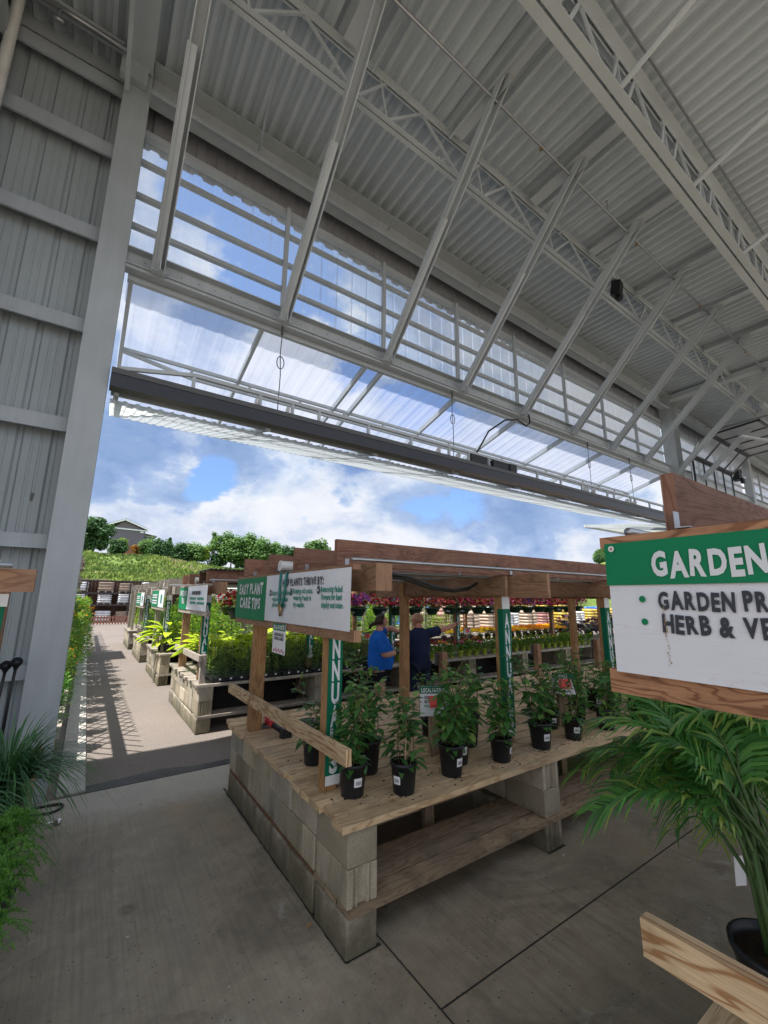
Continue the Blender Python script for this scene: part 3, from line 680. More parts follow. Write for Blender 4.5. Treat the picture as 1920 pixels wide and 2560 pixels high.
# trusses along X
def truss(y, depth, x0, x1, cw, ch, rodr, pan=1.85, off=0.0):
    t = thing_part = bpy.data.objects.new('truss', None); COL.objects.link(t); t.parent = PV; t.location = (0, y, 9)
    for nm, dz in (('top_chord', 0.07), ('bottom_chord', depth)):
        m = MB()
        for sgn in (-1, 1):
            m.bar((x0, y + sgn * cw * .27, sl(x0, 9.0 - dz)), (x1, y + sgn * cw * .27, sl(x1, 9.0 - dz)), cw * .42, 0.012)
            m.bar((x0, y + sgn * 0.022, sl(x0, 9.0 - dz - (ch / 2 if dz < .2 else -ch / 2))), (x1, y + sgn * 0.022, sl(x1, 9.0 - dz - (ch / 2 if dz < .2 else -ch / 2))), 0.012, ch)
        m.build(nm, M['joist'], t)
    m = MB(); x = x0 + off
    while x < x1 - pan:
        zt = lambda q: sl(q, 8.90); zb = lambda q: sl(q, 9.0 - depth + .04)
        m.bar((x, y, zb(x)), (x + pan * .34, y, zt(x + pan * .34)), 0.03, rodr)
        m.bar((x, y, zb(x)), (x - pan * .06, y, zt(x - pan * .06)), 0.025, rodr * .8)
        m.bar((x + pan * .34, y, zt(x + pan * .34)), (x + pan * .74, y, zb(x + pan * .74)), 0.03, rodr)
        m.bar((x + pan * .74, y, zb(x + pan * .74)), (x + pan * 1.0, y, zt(x + pan * 1.0)), 0.03, rodr)
        x += pan
    m.build('web', M['joist'], t)
    return t
truss(3.72, 0.78, -3.0, 34, 0.14, 0.07, 0.035)
truss(1.75, 1.02, -3.0, 34, 0.24, 0.10, 0.05, 1.3)
truss(-0.35, 1.02, -3.0, 34, 0.24, 0.10, 0.05, 1.3, 0.4)
for k in range(9): m = MB(); m.tube([(1.1 + k * 2.4, 3.72, sl(k * 2.4, 8.34)), (1.1 + k * 2.4 + .25, 5.42, sl(k * 2.4, 8.62))], 0.018, 6); m.build('bridging_rod', M['joist'], PV)
for k in range(9): m = MB(); m.tube([(0.4 + k * 2.1, 1.75, sl(k * 2.1, 8.1)), (0.4 + k * 2.1 + 0.1, -0.35, sl(k * 2.1, 8.86))], 0.035, 6); m.build('bridging_rod', M['joist'], PV)
for k in range(9): m = MB(); m.tube([(0.9 + k * 1.4, 1.75, sl(k * 2.1, 8.8)), (0.9 + k * 1.4, 3.7, sl(k * 2.1, 8.86))], 0.02, 6); m.build('bridging_rod', M['joist'], PV)
for i, bx in enumerate(BX):
    m = MB(); m.obox((bx + .008, 2.80, sl(bx, 8.80)), (.006, 0, 0), (0, .16, 0), (0, 0, .10)); m.build('gusset_plate', M['joist'], PV)
    m = MB(); m.obox((bx + .008, 5.40, 6.00), (.006, 0, 0), (0, .10, 0), (0, 0, .12)); m.build('gusset_plate', M['joist'], PV)
m = MB(); m.tube([(-1.4, 2.9, 8.72), (16, 2.9, 8.34)], .022, 8)
for q in range(6): m.tube([(.9 + q * 2.9, 2.9, 8.70 - q * .067), (.9 + q * 2.9, 2.9, 8.98 - q * .067)], .008, 6)
m.build('sprinkler_pipe', M['galv'], PV, smooth=True)
for q in range(5):
    m = MB(); m.lathe([(.001, -.09), (.03, -.085), (.03, -.08), (.01, -.07), (.012, 0)], (1.9 + q * 2.9, 2.9, 8.67 - q * .067), 8); m.build('sprinkler_head', M['brass'], PV)
m = MB(); m.tube([(-3, 1.52, 8.96), (20, 1.52, 8.45)], .016, 6); m.build('electric_conduit', M['galv'], PV)
m = MB()
for q in range(70): m.lathe([(.001, .006), (.009, .006), (.009, 0)], (.1 + q * .21, 5.455, 5.99), 6)
m.build('bolt_row', M['galv'], PV)
# inclined braces: header up to deck beams
for i, bx in enumerate(BX + [15.2, 17.0]):
    m = MB(); a = (bx, 5.42, 5.93); b = (bx, 2.72, sl(bx, 8.84)); m.channel(a, b, 0.13, 0.13, 0.012, up=(1, 0, 0), I=False)
    m.bar((bx - .035, 5.42, 5.93), (bx - 0.035, 3.9, 7.56 - .01 * bx), 0.10, 0.07)
    m.box(bx - .09, bx + .09, 5.38, 5.50, 5.90, 5.95)
    m.build('brace', M['joist'] if i else M['steel'], PV)
m = MB(); m.bar((-0.36, 5.42, 8.35), (-0.42, 3.0, 8.97), 0.05, 0.06); m.build('brace', M['steel'], PV)
# clerestory windows
for (xa, xb, mull) in ((-0.10, 15.0, BX[1:] ), (16.0, 22.6, [17.6, 19.3, 20.9]), (22.9, 34, [24.5, 26.2, 28, 29.8, 31.6])):
    wn = bpy.data.objects.new('window', None); COL.objects.link(wn); wn.parent = PV; wn.location = ((xa + xb) / 2, 5.68, 7)
    m = MB()
    for z in (6.62, 7.09, 7.62): m.box(xa, xb, 5.63, 5.70, z - .03, z + .03)
    m.bar((xa, 5.66, sl(xa, 8.06)), (xb, 5.66, sl(xb, 8.06)), 0.09, 0.10); m.box(xa, xb, 5.63, 5.70, 6.165, 6.20)
    m.build('rail', M['steel'], wn)
    m = MB()
    for x in mull: m = MB(); m.box(x - 0.01, x + 0.05, 5.56, 5.625, 6.14, sl(x, 8.10)); m.build('mullion', M['steel'], wn)
    m = MB(); prof = []; x = xa; rq = random.Random(5)
    while x < xb: prof += [(x, 0), (x + .03, .006), (x + .06, 0), (x + .24, 0.0)]; x += 0.3
    for px, pd in prof: m.v += [(px, 5.73 + pd, 6.0), (px, 5.73 + pd, 8.2)]
    for i in range(len(prof) - 1): m.face((2 * i, 2 * i + 1, 2 * i + 3, 2 * i + 2))
    m.build('glazing', M['poly'], wn)
m = MB(); prof = []; x = -0.5
while x < 34: prof += [(x, 0), (x + .03, .025), (x + .17, .025), (x + .20, 0)]; x += 0.29
for px, pd in prof: m.v += [(px, 5.84 + pd, sl(px, 8.07) - pd * .8), (px, 5.84 + pd, 9.19)]
for i in range(len(prof) - 1): m.face((2 * i, 2 * i + 1, 2 * i + 3, 2 * i + 2))
m.build('fascia', M['fascia'], PV)
# dark overhead sectional door stored in the next bay
OD = thing('sectional_door', 'black framed glazed overhead door rolled up in the next bay', 'door', (18, 5.3, 7))
m = MB(); pm = MB()
def grid_panel(p0, p1, q0, nx_, up):
    """panel between bottom line p0-p1 and top offset up"""
    p0, p1, up = Vector(p0), Vector(p1), Vector(up)
    m.bar(p0, p1, 0.05, 0.09); m.bar(p0 + up, p1 + up, 0.05, 0.09)
    for k in range(nx_ + 1):
        a = p0.lerp(p1, k / nx_); m.bar(a, a + up, 0.06, 0.05)
    pm.quad(p0, p1, p1 + up, p0 + up)
grid_panel((16.4, 5.35, 5.75), (20.0, 5.35, 5.75), 0, 4, (0, 0, 0.92))
grid_panel((16.4, 5.30, 6.72), (20.0, 5.30, 6.72), 0, 4, (0, -0.55, 0.55))
grid_panel((16.4, 4.70, 7.30), (20.0, 4.70, 7.30), 0, 4, (0, -1.2, 0.08))
m.build('frame', M['darksteel'], OD); pm.build('pane', M['pane'], OD)
m = MB(); m.tube([(20.1, 5.4, 5.4), (20.1, 5.38, 6.6), (20.1, 5.1, 7.15), (20.1, 4.4, 7.4), (20.1, 2.2, 7.45)], 0.035, 6); m.tube([(16.3, 5.4, 4), (16.3, 5.38, 6.6), (16.3, 5.1, 7.15), (16.3, 4.4, 7.4), (16.3, 2.2, 7.45)], 0.035, 6); m.build('track', M['galv'], OD)
m = MB(); m.bar((16.5, 3.4, 7.9), (21.5, 3.2, 7.9), 0.12, 0.12); m.bar((17.4, 3.4, 7.85), (17.3, 3.4, 6.9), 0.04, 0.04); m.bar((16.0, 3.9, 6.9), (17.6, 3.4, 6.9), 0.10, 0.05); m.build('hanger', M['joist'], OD)
MO = thing('door_motor', 'dark door motor box mounted beside the rolled-up overhead door', 'motor', (20.5, 5.35, 6.7))
m = MB(); m.box(20.35, 20.75, 5.2, 5.45, 6.55, 6.95); m.box(20.4, 20.6, 5.1, 5.2, 6.4, 6.6); m.build('housing', M['blackpot'], MO)
m = MB(); m.lathe([(0.001, 0), (.11, 0), (.11, .06), (.001, .06)], (20.75, 5.2, 6.62), 14); m.build('pulley', M['chrome'], MO)
LT = thing('truss_speaker', 'dark boxy lamp fixture hanging from the first roof truss', 'speaker', (8.35, 3.7, 8.25))
m = MB(); m.obox((8.35, 3.62, 8.28), (0.10, 0.02, 0), (-0.02, 0.08, .03), (0, -0.03, 0.15)); m.obox((8.37, 3.6, 8.08), (0.06, 0, 0), (0, 0.05, 0), (0, -0.01, 0.05)); m.build('housing', M['blackpot'], LT)  # dark speaker box hung from the truss, gives no light
m = MB(); m.tube([(8.45, 3.66, 8.4), (8.55, 3.7, 8.7)], 0.02, 6); m.build('bracket', M['galv'], LT)

# ==================================================================== BIFOLD DOOR
BD = thing('bifold_door', 'large white framed bifold door folded up outside the opening with milky corrugated panels', 'door', (7.4, 5.6, 4.4))
HX0, HX1 = -0.06, 14.95
def up_z(y): return 5.88 - 0.285 * (y - 5.62)
def lo_z(y): return 4.30 + (5.09 - 4.30) * (y - 5.62) / (8.39 - 5.62)
def slope_sheet(name, zf, y0, y1, mat, pitch=0.1, dep=0.014, x0=HX0, x1=HX1):
    m = MB(); prof = []; x = x0
    while x < x1: prof += [(x, 0), (x + pitch * .15, dep), (x + pitch * .35, dep), (x + pitch * .5, 0)]; x += pitch
    for px, pd in prof: m.v += [(px, y0, zf(y0) + pd), (px, y1, zf(y1) + pd)]
    for i in range(len(prof) - 1): m.face((2 * i, 2 * i + 1, 2 * i + 3, 2 * i + 2))
    return m.build(name, mat, BD)
slope_sheet('upper_panel', lambda y: up_z(y) + 0.09, 5.62, 8.42, M['polyroof'], 0.3, 0.012)
slope_sheet('lower_panel', lambda y: lo_z(y) - 0.10, 5.75, 8.40, M['polylow'], 0.13, 0.016)
m = MB()
for x in (HX0 + .04, 1.68, 3.50, 3.84, 5.62, 7.48, 9.34, 11.15, 13.0, HX1 - .04): m.bar((x, 5.64, up_z(5.64)), (x, 8.38, up_z(8.38)), 0.05, 0.10)
for y in (5.66, 8.36): m.bar((HX0, y, up_z(y)), (HX1, y, up_z(y)), 0.07, 0.10)
m.build('upper_frame', M['steel'], BD)
m = MB()                                                   # white stiffening truss under the upper panel
m.bar((HX0 + .05, 6.85, 5.50), (HX1 - .05, 6.85, 5.50), 0.05, 0.05); m.bar((0.95, 6.85, 5.33), (14.0, 6.85, 5.33), 0.05, 0.05); m.bar((HX0 + .05, 6.85, 5.47), (0.95, 6.85, 5.33), 0.04, 0.05); m.bar((14, 6.85, 5.33), (HX1 - .05, 6.85, 5.47), 0.04, 0.05)
x = 0.95
while x < 14.1: m.bar((x, 6.85, 5.33), (x, 6.85, 5.5), 0.04, 0.04); x += 0.93
m.build('upper_truss', M['steel'], BD)
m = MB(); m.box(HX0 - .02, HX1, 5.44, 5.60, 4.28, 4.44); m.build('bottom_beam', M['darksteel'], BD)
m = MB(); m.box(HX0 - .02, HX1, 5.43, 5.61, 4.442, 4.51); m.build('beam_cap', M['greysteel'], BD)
m = MB(); RPX = [0.80, 1.67, 2.15, 2.58, 3.47, 4.36, 5.26, 5.78, 6.35, 7.1, 7.92, 8.81, 9.69, 9.95, 10.87, 11.2, 12.1, 12.35, 13.2, 14.1]
for x in RPX: m.bar((x, 5.52, 4.51), (x, 5.52, 4.70), 0.04, 0.04)
m.bar((0.80, 5.52, 4.72), (14.1, 5.52, 4.72), 0.05, 0.05); m.bar((0.0, 5.52, 4.55), (0.80, 5.52, 4.72), 0.04, 0.045); m.bar((14.1, 5.52, 4.72), (14.9, 5.52, 4.55), 0.04, 0.045)
m.build('beam_truss', M['joist'], BD)
m = MB()
for y in (5.8, 7.0, 8.36): m.bar((HX0, y, lo_z(y)), (HX1, y, lo_z(y)), 0.05, 0.07)
for x in (0.0, 1.86, 3.72, 5.58, 7.44, 9.3, 11.16, 13.0, 14.9): m.bar((x, 5.62, lo_z(5.62) - .02), (x, 8.38, lo_z(8.38)), 0.05, 0.07)
m.build('lower_frame', M['steel'], BD)
m = MB(); m.box(5.80, 6.25, 5.46, 5.58, 4.53, 4.68); m.box(6.4, 6.85, 5.44, 5.6, 4.515, 4.66); m.box(6.95, 7.15, 5.46, 5.58, 4.52, 4.69); m.build('drive_unit', M['blackpot'], BD)
for x in (1.62, 2.08, 5.0, 5.5, 7.05, 9.8, 10.2, 11.9, 12.3):
    m = MB(); m.tube([(x - .012, 5.52, 4.58), (x + .012, 5.52, 4.58)], 0.06, 14); m.build('pulley', M['pvc'], BD)
for i, (x, nm) in enumerate(((1.93, 'first'), (5.39, 'second'), (10.15, 'third'), (12.3, 'fourth'))):
    m = MB(); m.tube([(x, 5.53, 5.90), (x, 5.53, 5.72), (x - .01, 5.53, 5.45), (x + .01, 5.53, 5.1), (x, 5.53, 4.55)], 0.007, 6)
    cz = 5.30; m.tube([(x + .055 * math.sin(t * .5236), 5.53, cz + .10 * math.cos(t * .5236)) for t in range(13)], 0.007, 6)
    m.tube([(x, 5.53, 5.88), (x, 5.53, 5.76)], 0.02, 8)
    o = m.build('door_cable', M['greysteel']); tag(o, ['hanging wire cable with a loop nearest the left column', 'hanging wire cable with a loop left of the drive boxes', 'hanging looped wire cable between drive boxes and right end', 'hanging looped wire cable nearest the right end of the door'][i], 'cable', 'lift cables of the bifold door')
m = MB(); m.tube([(7.66, 5.45, 6.0), (7.62, 5.40, 5.75), (7.45, 5.38, 5.62), (7.2, 5.42, 5.72), (6.9, 5.5, 5.66), (6.4, 5.53, 5.3), (6.0, 5.53, 4.72)], 0.018, 8); o = m.build('power_cord', M['rubber'], smooth=True); tag(o, 'black power cord drooping from the header to the folded door', 'cord')
# next door folded beyond the far column
ND = thing('bifold_door', 'second smaller canopy door folded up beyond the right end of the long one', 'door', (18, 6.5, 4.3))
m = MB(); m.obox((18.5, 7.4, 4.55), (2.8, 0, 0), (0, 1.5, 0.2), (0, -0.01, .03)); m.build('lower_panel', M['polylow'], ND)
m = MB(); m.bar((15.6, 5.9, 4.2), (21.3, 5.9, 4.2), 0.1, 0.12); m.bar((15.6, 8.9, 4.72), (21.3, 8.9, 4.72), 0.1, 0.12); m.bar((15.65, 5.9, 4.2), (15.65, 8.9, 4.72), 0.08, 0.1); m.build('frame', M['steel'], ND)

# ==================================================================== WIRE FENCE left of the kerb
FN = thing('mesh_fence', 'tall wire mesh fence with pale rails behind the potted hedge', 'fence', (-0.62, 7, 0))
m = MB()
for k in range(9): m = MB(); m.tube([(-0.62, 6.1 + k * 2.45, 0), (-0.62, 6.1 + k * 2.45, 3.0)], 0.03, 8); m.build('post', M['galv'], FN)
m = MB(); m.bar((-0.62, 6.1, 2.45), (-0.62, 25.7, 2.45), 0.05, 0.22); m.bar((-0.62, 6.1, 0.1), (-0.62, 25.7, 0.1), 0.04, 0.05); m.build('rail', M['galv'], FN)
m = MB(); y = 5.8
while y < 26.5:
    for (ya, za, yb, zb) in ((y, 0.1, y + 1.67, 3.0), (y + 1.67, 0.1, y, 3.0)): m.bar((-0.62, ya, za), (-0.62, yb, zb), 0.019, 0.019)
    y += 0.25
m.build('wire_mesh', M['galv'], FN)

# ==================================================================== BENCHES
def block_mesh(kind, L_=0.39, W_=0.20, H_=0.192):
    """block lying along Y, origin at its low x / low y / bottom corner"""
    m = MB(); c = 0.006
    def fl(sgn):                                        # fluted end profile across x
        pts = [(c, 0), (0.035, 0), (0.045, .016), (0.052, .016), (0.058, 0), (0.066, 0), (0.074, .02), (0.126, .02), (0.134, 0), (0.142, 0), (0.148, .016), (0.155, .016), (0.165, 0), (W_ - c, 0)]
        return pts
    front = fl(1) if kind else [(c, 0), (W_ - c, 0)]
    back = [(W_ - c, L_), (c, L_)]
    poly = front + [(W_, c), (W_, L_ - c)] + back + [(0, L_ - c), (0, c)]
    n = len(poly); cxm, cym = W_ / 2, L_ / 2
    def ring(z, sh):
        for x, y in poly: m.v.append((cxm + (x - cxm) * (1 - sh), cym + (y - cym) * (1 - sh * .6), z))
    ring(0.001, 0.03); ring(0.007, 0); ring(H_ - 0.006, 0); ring(H_, 0.03)
    for r_ in range(3):
        for k in range(n):
            k2 = (k + 1) % n; m.face((r_ * n + k, r_ * n + k2, (r_ + 1) * n + k2, (r_ + 1) * n + k))
    m.face([3 * n + k for k in range(n)]); m.face([k for k in reversed(range(n))])
    return m.mesh('block', M['block'])
BLK = [block_mesh(0), block_mesh(1), block_mesh(0, 0.192)]
GR = M['greywood']
DECKZ = 0.658
def bench(x0, x1, y0, y1, label, near=True, stacks=(1.78, 3.58, 5.38, 7.18), mats=None, posts=True, roof=False, rail_y=None, far=False, pm=None, blocks_side=True, ro=(.38, .06), hend=.22):
    b = thing('display_bench', label, 'bench', (x0, y0, 0), 'plank benches on concrete block legs')
    wd = mats or M['deckwood']
    rnd = random.Random(int(y0 * 10) + 5)
    # side wall of blocks at the aisle
    L_ = 0.39
    def course_z(k): return (0, 0.233, 0.427)[k]
    rows = [(y0, True)] + [(y0 + 0.425 + i * 0.396, False) for i in range(int((y1 - y0 - 0.425) / 0.396 + 0.3))]
    if blocks_side:
        for k in range(3):
            fl = (k + (0 if near else 1)) % 2
            link('block', BLK[fl], b, (rnd.uniform(-.006, .006), rnd.uniform(-.003, .003), course_z(k)), rnd.uniform(-.008, .008))
            yy = 0.425
            if k == 1: link('block', BLK[2], b, (rnd.uniform(-.004, .004), yy, course_z(k)), 0); yy += .196
            while yy + .39 < y1 - y0 + .06:
                link('block', BLK[0], b, (rnd.uniform(-.007, .007), yy + rnd.uniform(-.0015, .0015), course_z(k) + rnd.uniform(0, .002)), rnd.uniform(-.006, .006)); yy += .396
            if y1 - y0 - yy > .15: link('block', BLK[2], b, (0.004, yy, course_z(k)), 0)
        m = MB()                                     # spacer boards between first and second course
        m.box(x0 + .012, x0 + .19, y0 + .43, y1 - .12, .1945, .2305)
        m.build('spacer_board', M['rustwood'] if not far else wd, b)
    for sx in stacks:
        if x0 + sx > x1 - .2: continue
        for k in range(3):
            for j in range(2 if far else 4):
                fl = (k + 1) % 2 if j == 0 else 0
                yy = j * 0.41 if j < 2 else (y1 - y0 - .42 - (3 - j) * .41)
                link('block', BLK[fl], b, (sx + rnd.uniform(-.01, .01), yy + rnd.uniform(-.004, .004), course_z(k)), rnd.uniform(-.01, .01))
    # lower shelf planks
    for j in range(3 if not far else 2):
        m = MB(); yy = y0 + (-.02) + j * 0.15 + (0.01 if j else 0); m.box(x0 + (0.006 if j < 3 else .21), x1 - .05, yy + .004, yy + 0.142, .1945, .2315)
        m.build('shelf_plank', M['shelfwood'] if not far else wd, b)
    if not far:                                      # boards closing the middle of the bench
        for z in (0.262, 0.43):
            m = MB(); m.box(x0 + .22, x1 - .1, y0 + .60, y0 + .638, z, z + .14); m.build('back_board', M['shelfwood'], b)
        for xx in (1.02, 2.85, 4.65, 6.45):
            m = MB(); m.box(x0 + xx, x0 + xx + .09, y0 + .552, y0 + .595, .0, .60); m.build('leg', M['shelfwood'], b)
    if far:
        m = MB(); m.box(x0 + .22, x1 - .1, y0 + .9, y0 + .938, .02, .60); m.build('back_board', M['rackpost'], b)  # added black board, paints the shade under the far benches
    # deck planks
    n = int((y1 - y0 + .04) / 0.15); pitch = (y1 - y0 + .04) / n
    for j in range(n):
        m = MB(); yy = y0 - .02 + j * pitch; e = rnd.uniform(-.018, .02); dz = rnd.uniform(-.001, .002)
        wj = pitch - (0.011 if rnd.random() < .65 or not near else .024)
        m.box(x0 - .04 + e, x1, yy, yy + wj, DECKZ - .037 + dz, DECKZ + dz)
        m.build('deck_plank', wd, b)
    # portals
    if posts:
        PX = [0.10, 1.93, 3.76, 5.59, 7.42, 9.25]
        for i, dx in enumerate(PX):
            if x0 + dx > x1 - .1: break
            for j, dy in enumerate((0.43, y1 - y0 - .55)):
                wx = .09 if not (j and i == 0) else .12
                m = MB(); m.box(x0 + dx - wx / 2, x0 + dx + wx / 2, y0 + dy, y0 + dy + .088, DECKZ + .003 if near else .66, 2.143); m.build('post', pm or M['postwood'], b)
            m = MB(); hx = x0 + dx + (0.048 if i else .05)
            m.box(hx, hx + (.04 if i else .13), y0 - .02, y1 + hend, 1.93 if i else 1.965, 2.144); m.build('header', M['headwood'] if near else wd, b)
            if i: m = MB(); m.box(x0 + dx - .045 - .04, x0 + dx - .047, y0 + .34, y0 + 1.9, 1.95, 2.13); m.build('header', M['headwood'] if near else wd, b)
        rf = [y0 + ro[0] + k * .70 for k in range(4)]
        for k, yy in enumerate(rf):
            m = MB(); m.box(x0 + ro[1] + rnd.uniform(-.02, .02), x1 + .3, yy, yy + .04, 2.147, 2.338); m.build('rafter', M['redwood'] if near else wd, b)
            for q in range(5 if near else 0):
                m = MB(); hx = x0 + .14 + q * 1.83; m.box(hx, hx + .035, yy - .004, yy - .001, 2.148, 2.20); m.box(hx, hx + .035, yy - .04, yy - .001, 2.1445, 2.148)
                if near: m.build('bracket', M['galv'], b)
        m = MB()
        for (yy, z) in ((y0 + .10, 2.172), (y0 + .55, 2.125), (y0 + 1.25, 2.125), (y0 + 1.95, 2.125)):
            m.tube([(x0 + .04, yy, z), (x1 + .2, yy, z)], 0.013, 8)
        m.build('hanging_pipe', M['galv'], b, smooth=True)
        m = MB(); m.tube([(x0 + .12, y0 + 1.62, 2.215), (x0 + 2.9, y0 + 1.62, 2.215)], 0.048, 14, caps=False); m.tube([(x0 + .12, y0 + 1.62, 2.215), (x0 + 0.135, y0 + 1.62, 2.215)], 0.052, 14); m.build('pvc_pipe', M['pvc'], b, smooth=False)
    if roof:
        m = MB(); prof = []; y = x0 + .05
        while y < x1 + .3: prof += [(y, 0), (y + .035, .02), (y + .07, 0)]; y += .07
        for px, pz in prof: m.v += [(px, y0 + .25, 2.345 + pz), (px, y0 + 1.25, 2.345 + pz)]
        for i in range(len(prof) - 1): m.face((2 * i, 2 * i + 1, 2 * i + 3, 2 * i + 2))
        m.build('shade_sheet', M['shade'], b)
    if rail_y:
        m = MB(); xr = x0 - .01; m.bar((xr, rail_y[0], rail_y[2] + (-.01)), (xr, rail_y[1], rail_y[2] + (-.035)), .04, .09)
        m.build('rail', rail_y[3], b)
        if len(rail_y) > 4:
            m = MB(); m.box(xr + .025, xr + .10, rail_y[0] + .05, rail_y[0] + .14, DECKZ, rail_y[2] + .03); m.build('rail_post', wd, b)
    return b
B1 = bench(1.378, 8.95, 2.33, 4.85, 'nearest plank bench holding potted climbers, brown rafters overhead', True, rail_y=(2.335, 4.85, 1.01, M['railwood']))
B0 = bench(1.378, 7.0, -1.80, 0.735, 'plank bench at the right behind the garden projects banner', True, rail_y=(-1.80, .712, 1.06, M['railwood']), stacks=(1.78, 3.58), ro=(.27, .20), hend=-.15)
m = MB(); m.tube([(1.395, .655, 2.132), (7.0, .655, 2.132)], .014, 10); m.build('hanging_pipe', M['galv'], B0, smooth=True)
B2 = bench(1.49, 17.0, 6.86, 9.36, 'sunlit-ended plank bench crowded with dark seedling trays and zinnias', True, mats=M['greywood'], roof=True, rail_y=(6.90, 9.0, 1.03, GR, 1), stacks=(1.85, 3.7, 5.5, 7.3, 9.1, 11, 13), far=True, pm=M['headwood'])
B3 = bench(1.49, 12.5, 10.86, 13.3, 'third plank bench from the viewer with a lime hosta at its end', False, mats=GR, rail_y=(11.0, 12.0, 1.0, GR), far=True, pm=GR)
B4 = bench(1.47, 12.5, 14.85, 17.2, 'fourth plank bench under a green and white banner', False, mats=GR, rail_y=(15.0, 16.4, 1.0, GR), far=True, stacks=(1.8, 3.6), pm=GR)
B5 = bench(1.44, 12.5, 18.6, 21.0, 'farthest plank bench beside the aisle', False, mats=GR, far=True, stacks=(1.8, 3.6), pm=GR)
def low_bench(name, x0, x1, y0, y1, label, z=0.62, mat=None):
    b = thing(name, label, 'bench', (x0, y0, 0))
    n = max(2, int((x1 - x0) / .15)); p = (x1 - x0) / n
    for k in range(n):
        m = MB(); m.box(x0 + k * p, x0 + (k + 1) * p - .008, y0, y1, z - .037, z); m.build('deck_plank', mat or M['shelfwood'], b)
    yy = y0 + .1
    while yy < y1 - .15:
        for xx in (x0 + .05, x1 - .24):
            for k in range(2 if z < .6 else 3):
                zz = k * .194
                if zz + .19 < z - .03: link('block', BLK[0], b, (xx - x0, yy - y0, zz))
        yy += 1.1
    return b
LB = low_bench('plant_bench', -1.35, -0.14, 1.2, 5.0, 'low plank bench at the left edge under ferns and grass')
HB = low_bench('plant_bench', -0.55, -0.06, 6.0, 21.5, 'narrow plank bench carrying the hedge along the left kerb', 0.42, GR)

# ---------------------------------------------------------------- banners
UY = Vector((0, -1, 0)); UZ = Vector((0, 0, 1))
def banner(name, label, x, yl, yr, z0, z1, parts, texts, cat='sign', group=None, frame=True, fmat=None, sag=0.012):
    """banner sheet in the plane X=x seen from -X; left edge at larger y"""
    r = thing(name, label, cat, (x, (yl + yr) / 2, (z0 + z1) / 2), group)
    for (pn, ya, yb, za, zb, mat) in parts:
        m = MB(); nn = 14; mm_ = 8
        for j in range(mm_ + 1):
            for i in range(nn + 1):
                u = i / nn; v = j / mm_; y = ya + (yb - ya) * u; z = za + (zb - za) * v
                m.v.append((x - 0.006 - abs(math.sin(u * 9.2 + y)) * sag * .35 * (1 - v) - .001, y, z))
        for j in range(mm_):
            for i in range(nn): a = j * (nn + 1) + i; m.face((a, a + nn + 1, a + nn + 2, a + 1))
        m.build(pn, mat, r, smooth=True)
    for (pn, mat, lines) in texts:
        m = MB()
        for (s_, y, z, h, wd_, sl_) in lines: text(m, s_, (x - 0.0145, y, z), UY, UZ, h, width=wd_, slant=sl_)
        m.build(pn, mat, r)
    if frame:
        m = MB(); m.box(x + .002, x + .055, yr - .03, yl + .03, z0 - .065, z0 + .004); m.build('bottom_board', fmat or M['redwood'], r)
        m = MB(); m.box(x - .004, x + .055, yr - .01, yl + .02, z1 - .012, z1 + .022); m.build('top_board', fmat or M['redwood'], r)
    return r
def icons(par, pts, x, rad):
    for (y, z, k) in pts:
        m = MB(); n = 18
        m.v = [(x, y - rad * math.cos(2 * math.pi * q / n), z + rad * 1.15 * math.sin(2 * math.pi * q / n)) for q in range(n)]; m.face(list(range(n))); m.build('icon', M['lblack'], par)
        m = MB()
        if k == 0: m.v = [(x - .002, y + .006, z - .012), (x - .002, y + .016, z + .004), (x - .002, y - .012, z + .016), (x - .002, y - .006, z + .002)]; m.face((0, 3, 2, 1))
        elif k == 1:
            for dy, dz in ((.008, .008), (-.006, -.008), (-.008, .012)):
                i = len(m.v); m.v += [(x - .002, y + dy + .004 * math.cos(q), z + dz + .008 * math.sin(q)) for q in (0, 1, 2, 3, 4, 5)]; m.face(range(i, i + 6))
        else:
            i = 0; m.v = [(x - .002, y + .014 * math.cos(q * 1.0472) * (1 if q % 2 else .55), z + .017 * math.sin(q * 1.0472) * (1 if q % 2 else .55)) for q in range(6)]; m.face(range(6))
        m.build('icon_mark', M['lwhite'], par)
X1 = 1.372
SG1 = banner('care_banner', 'white and green easy plant care tips banner hung on the nearest bench', X1, 4.85, 2.345, 1.715, 2.108,
    [('green_panel', 4.86, 3.91, 1.70, 2.108, M['vgreen']), ('white_panel', 3.908, 2.345, 1.712, 2.112, M['vwhite'])],
    [('title_lettering', M['lgrey'], [('EASY PLANT', 4.735, 1.950, 0.098, 0.75, 0.05), ('CARE TIPS', 4.69, 1.808, 0.098, 0.65, 0.05)]),
     ('heading_lettering', M['lblack'], [('HELP PLANTS THRIVE BY:', 3.49, 2.012, 0.055, 0.77, 0.05)]),
     ('tip_lettering', M['lgreen'], [('Applying fertilizer', 3.735, 1.938, .036, .44, .1), ('regularly keeps', 3.725, 1.888, .036, .36, .1), ('plants healthy.', 3.715, 1.838, .036, .33, .1),
        ('Keeping soil moist,', 3.258, 1.950, .037, .365, .1), ('watering freely in', 3.252, 1.898, .037, .33, .1), ('dry weather.', 3.246, 1.846, .037, .22, .1),
        ('Removing faded', 2.758, 1.957, .038, .31, .1), ('flowers for best', 2.752, 1.905, .038, .30, .1), ('display and color.', 2.747, 1.852, .038, .32, .1)])],
    group='hanging bench banners', fmat=M['headwood'])
icons(SG1, ((3.775, 1.955, 0), (3.30, 1.962, 1), (2.80, 1.972, 2)), X1 - .0148, .026)
m = MB()
for yy in (2.42, 2.62, 2.82, 3.02, 3.22, 3.42, 3.62, 3.82, 4.02, 4.3, 4.6): m.box(X1 - .003, X1 + .002, yy, yy + .006, 1.675, 1.683)
m.build('nail', M['chrome'], SG1)
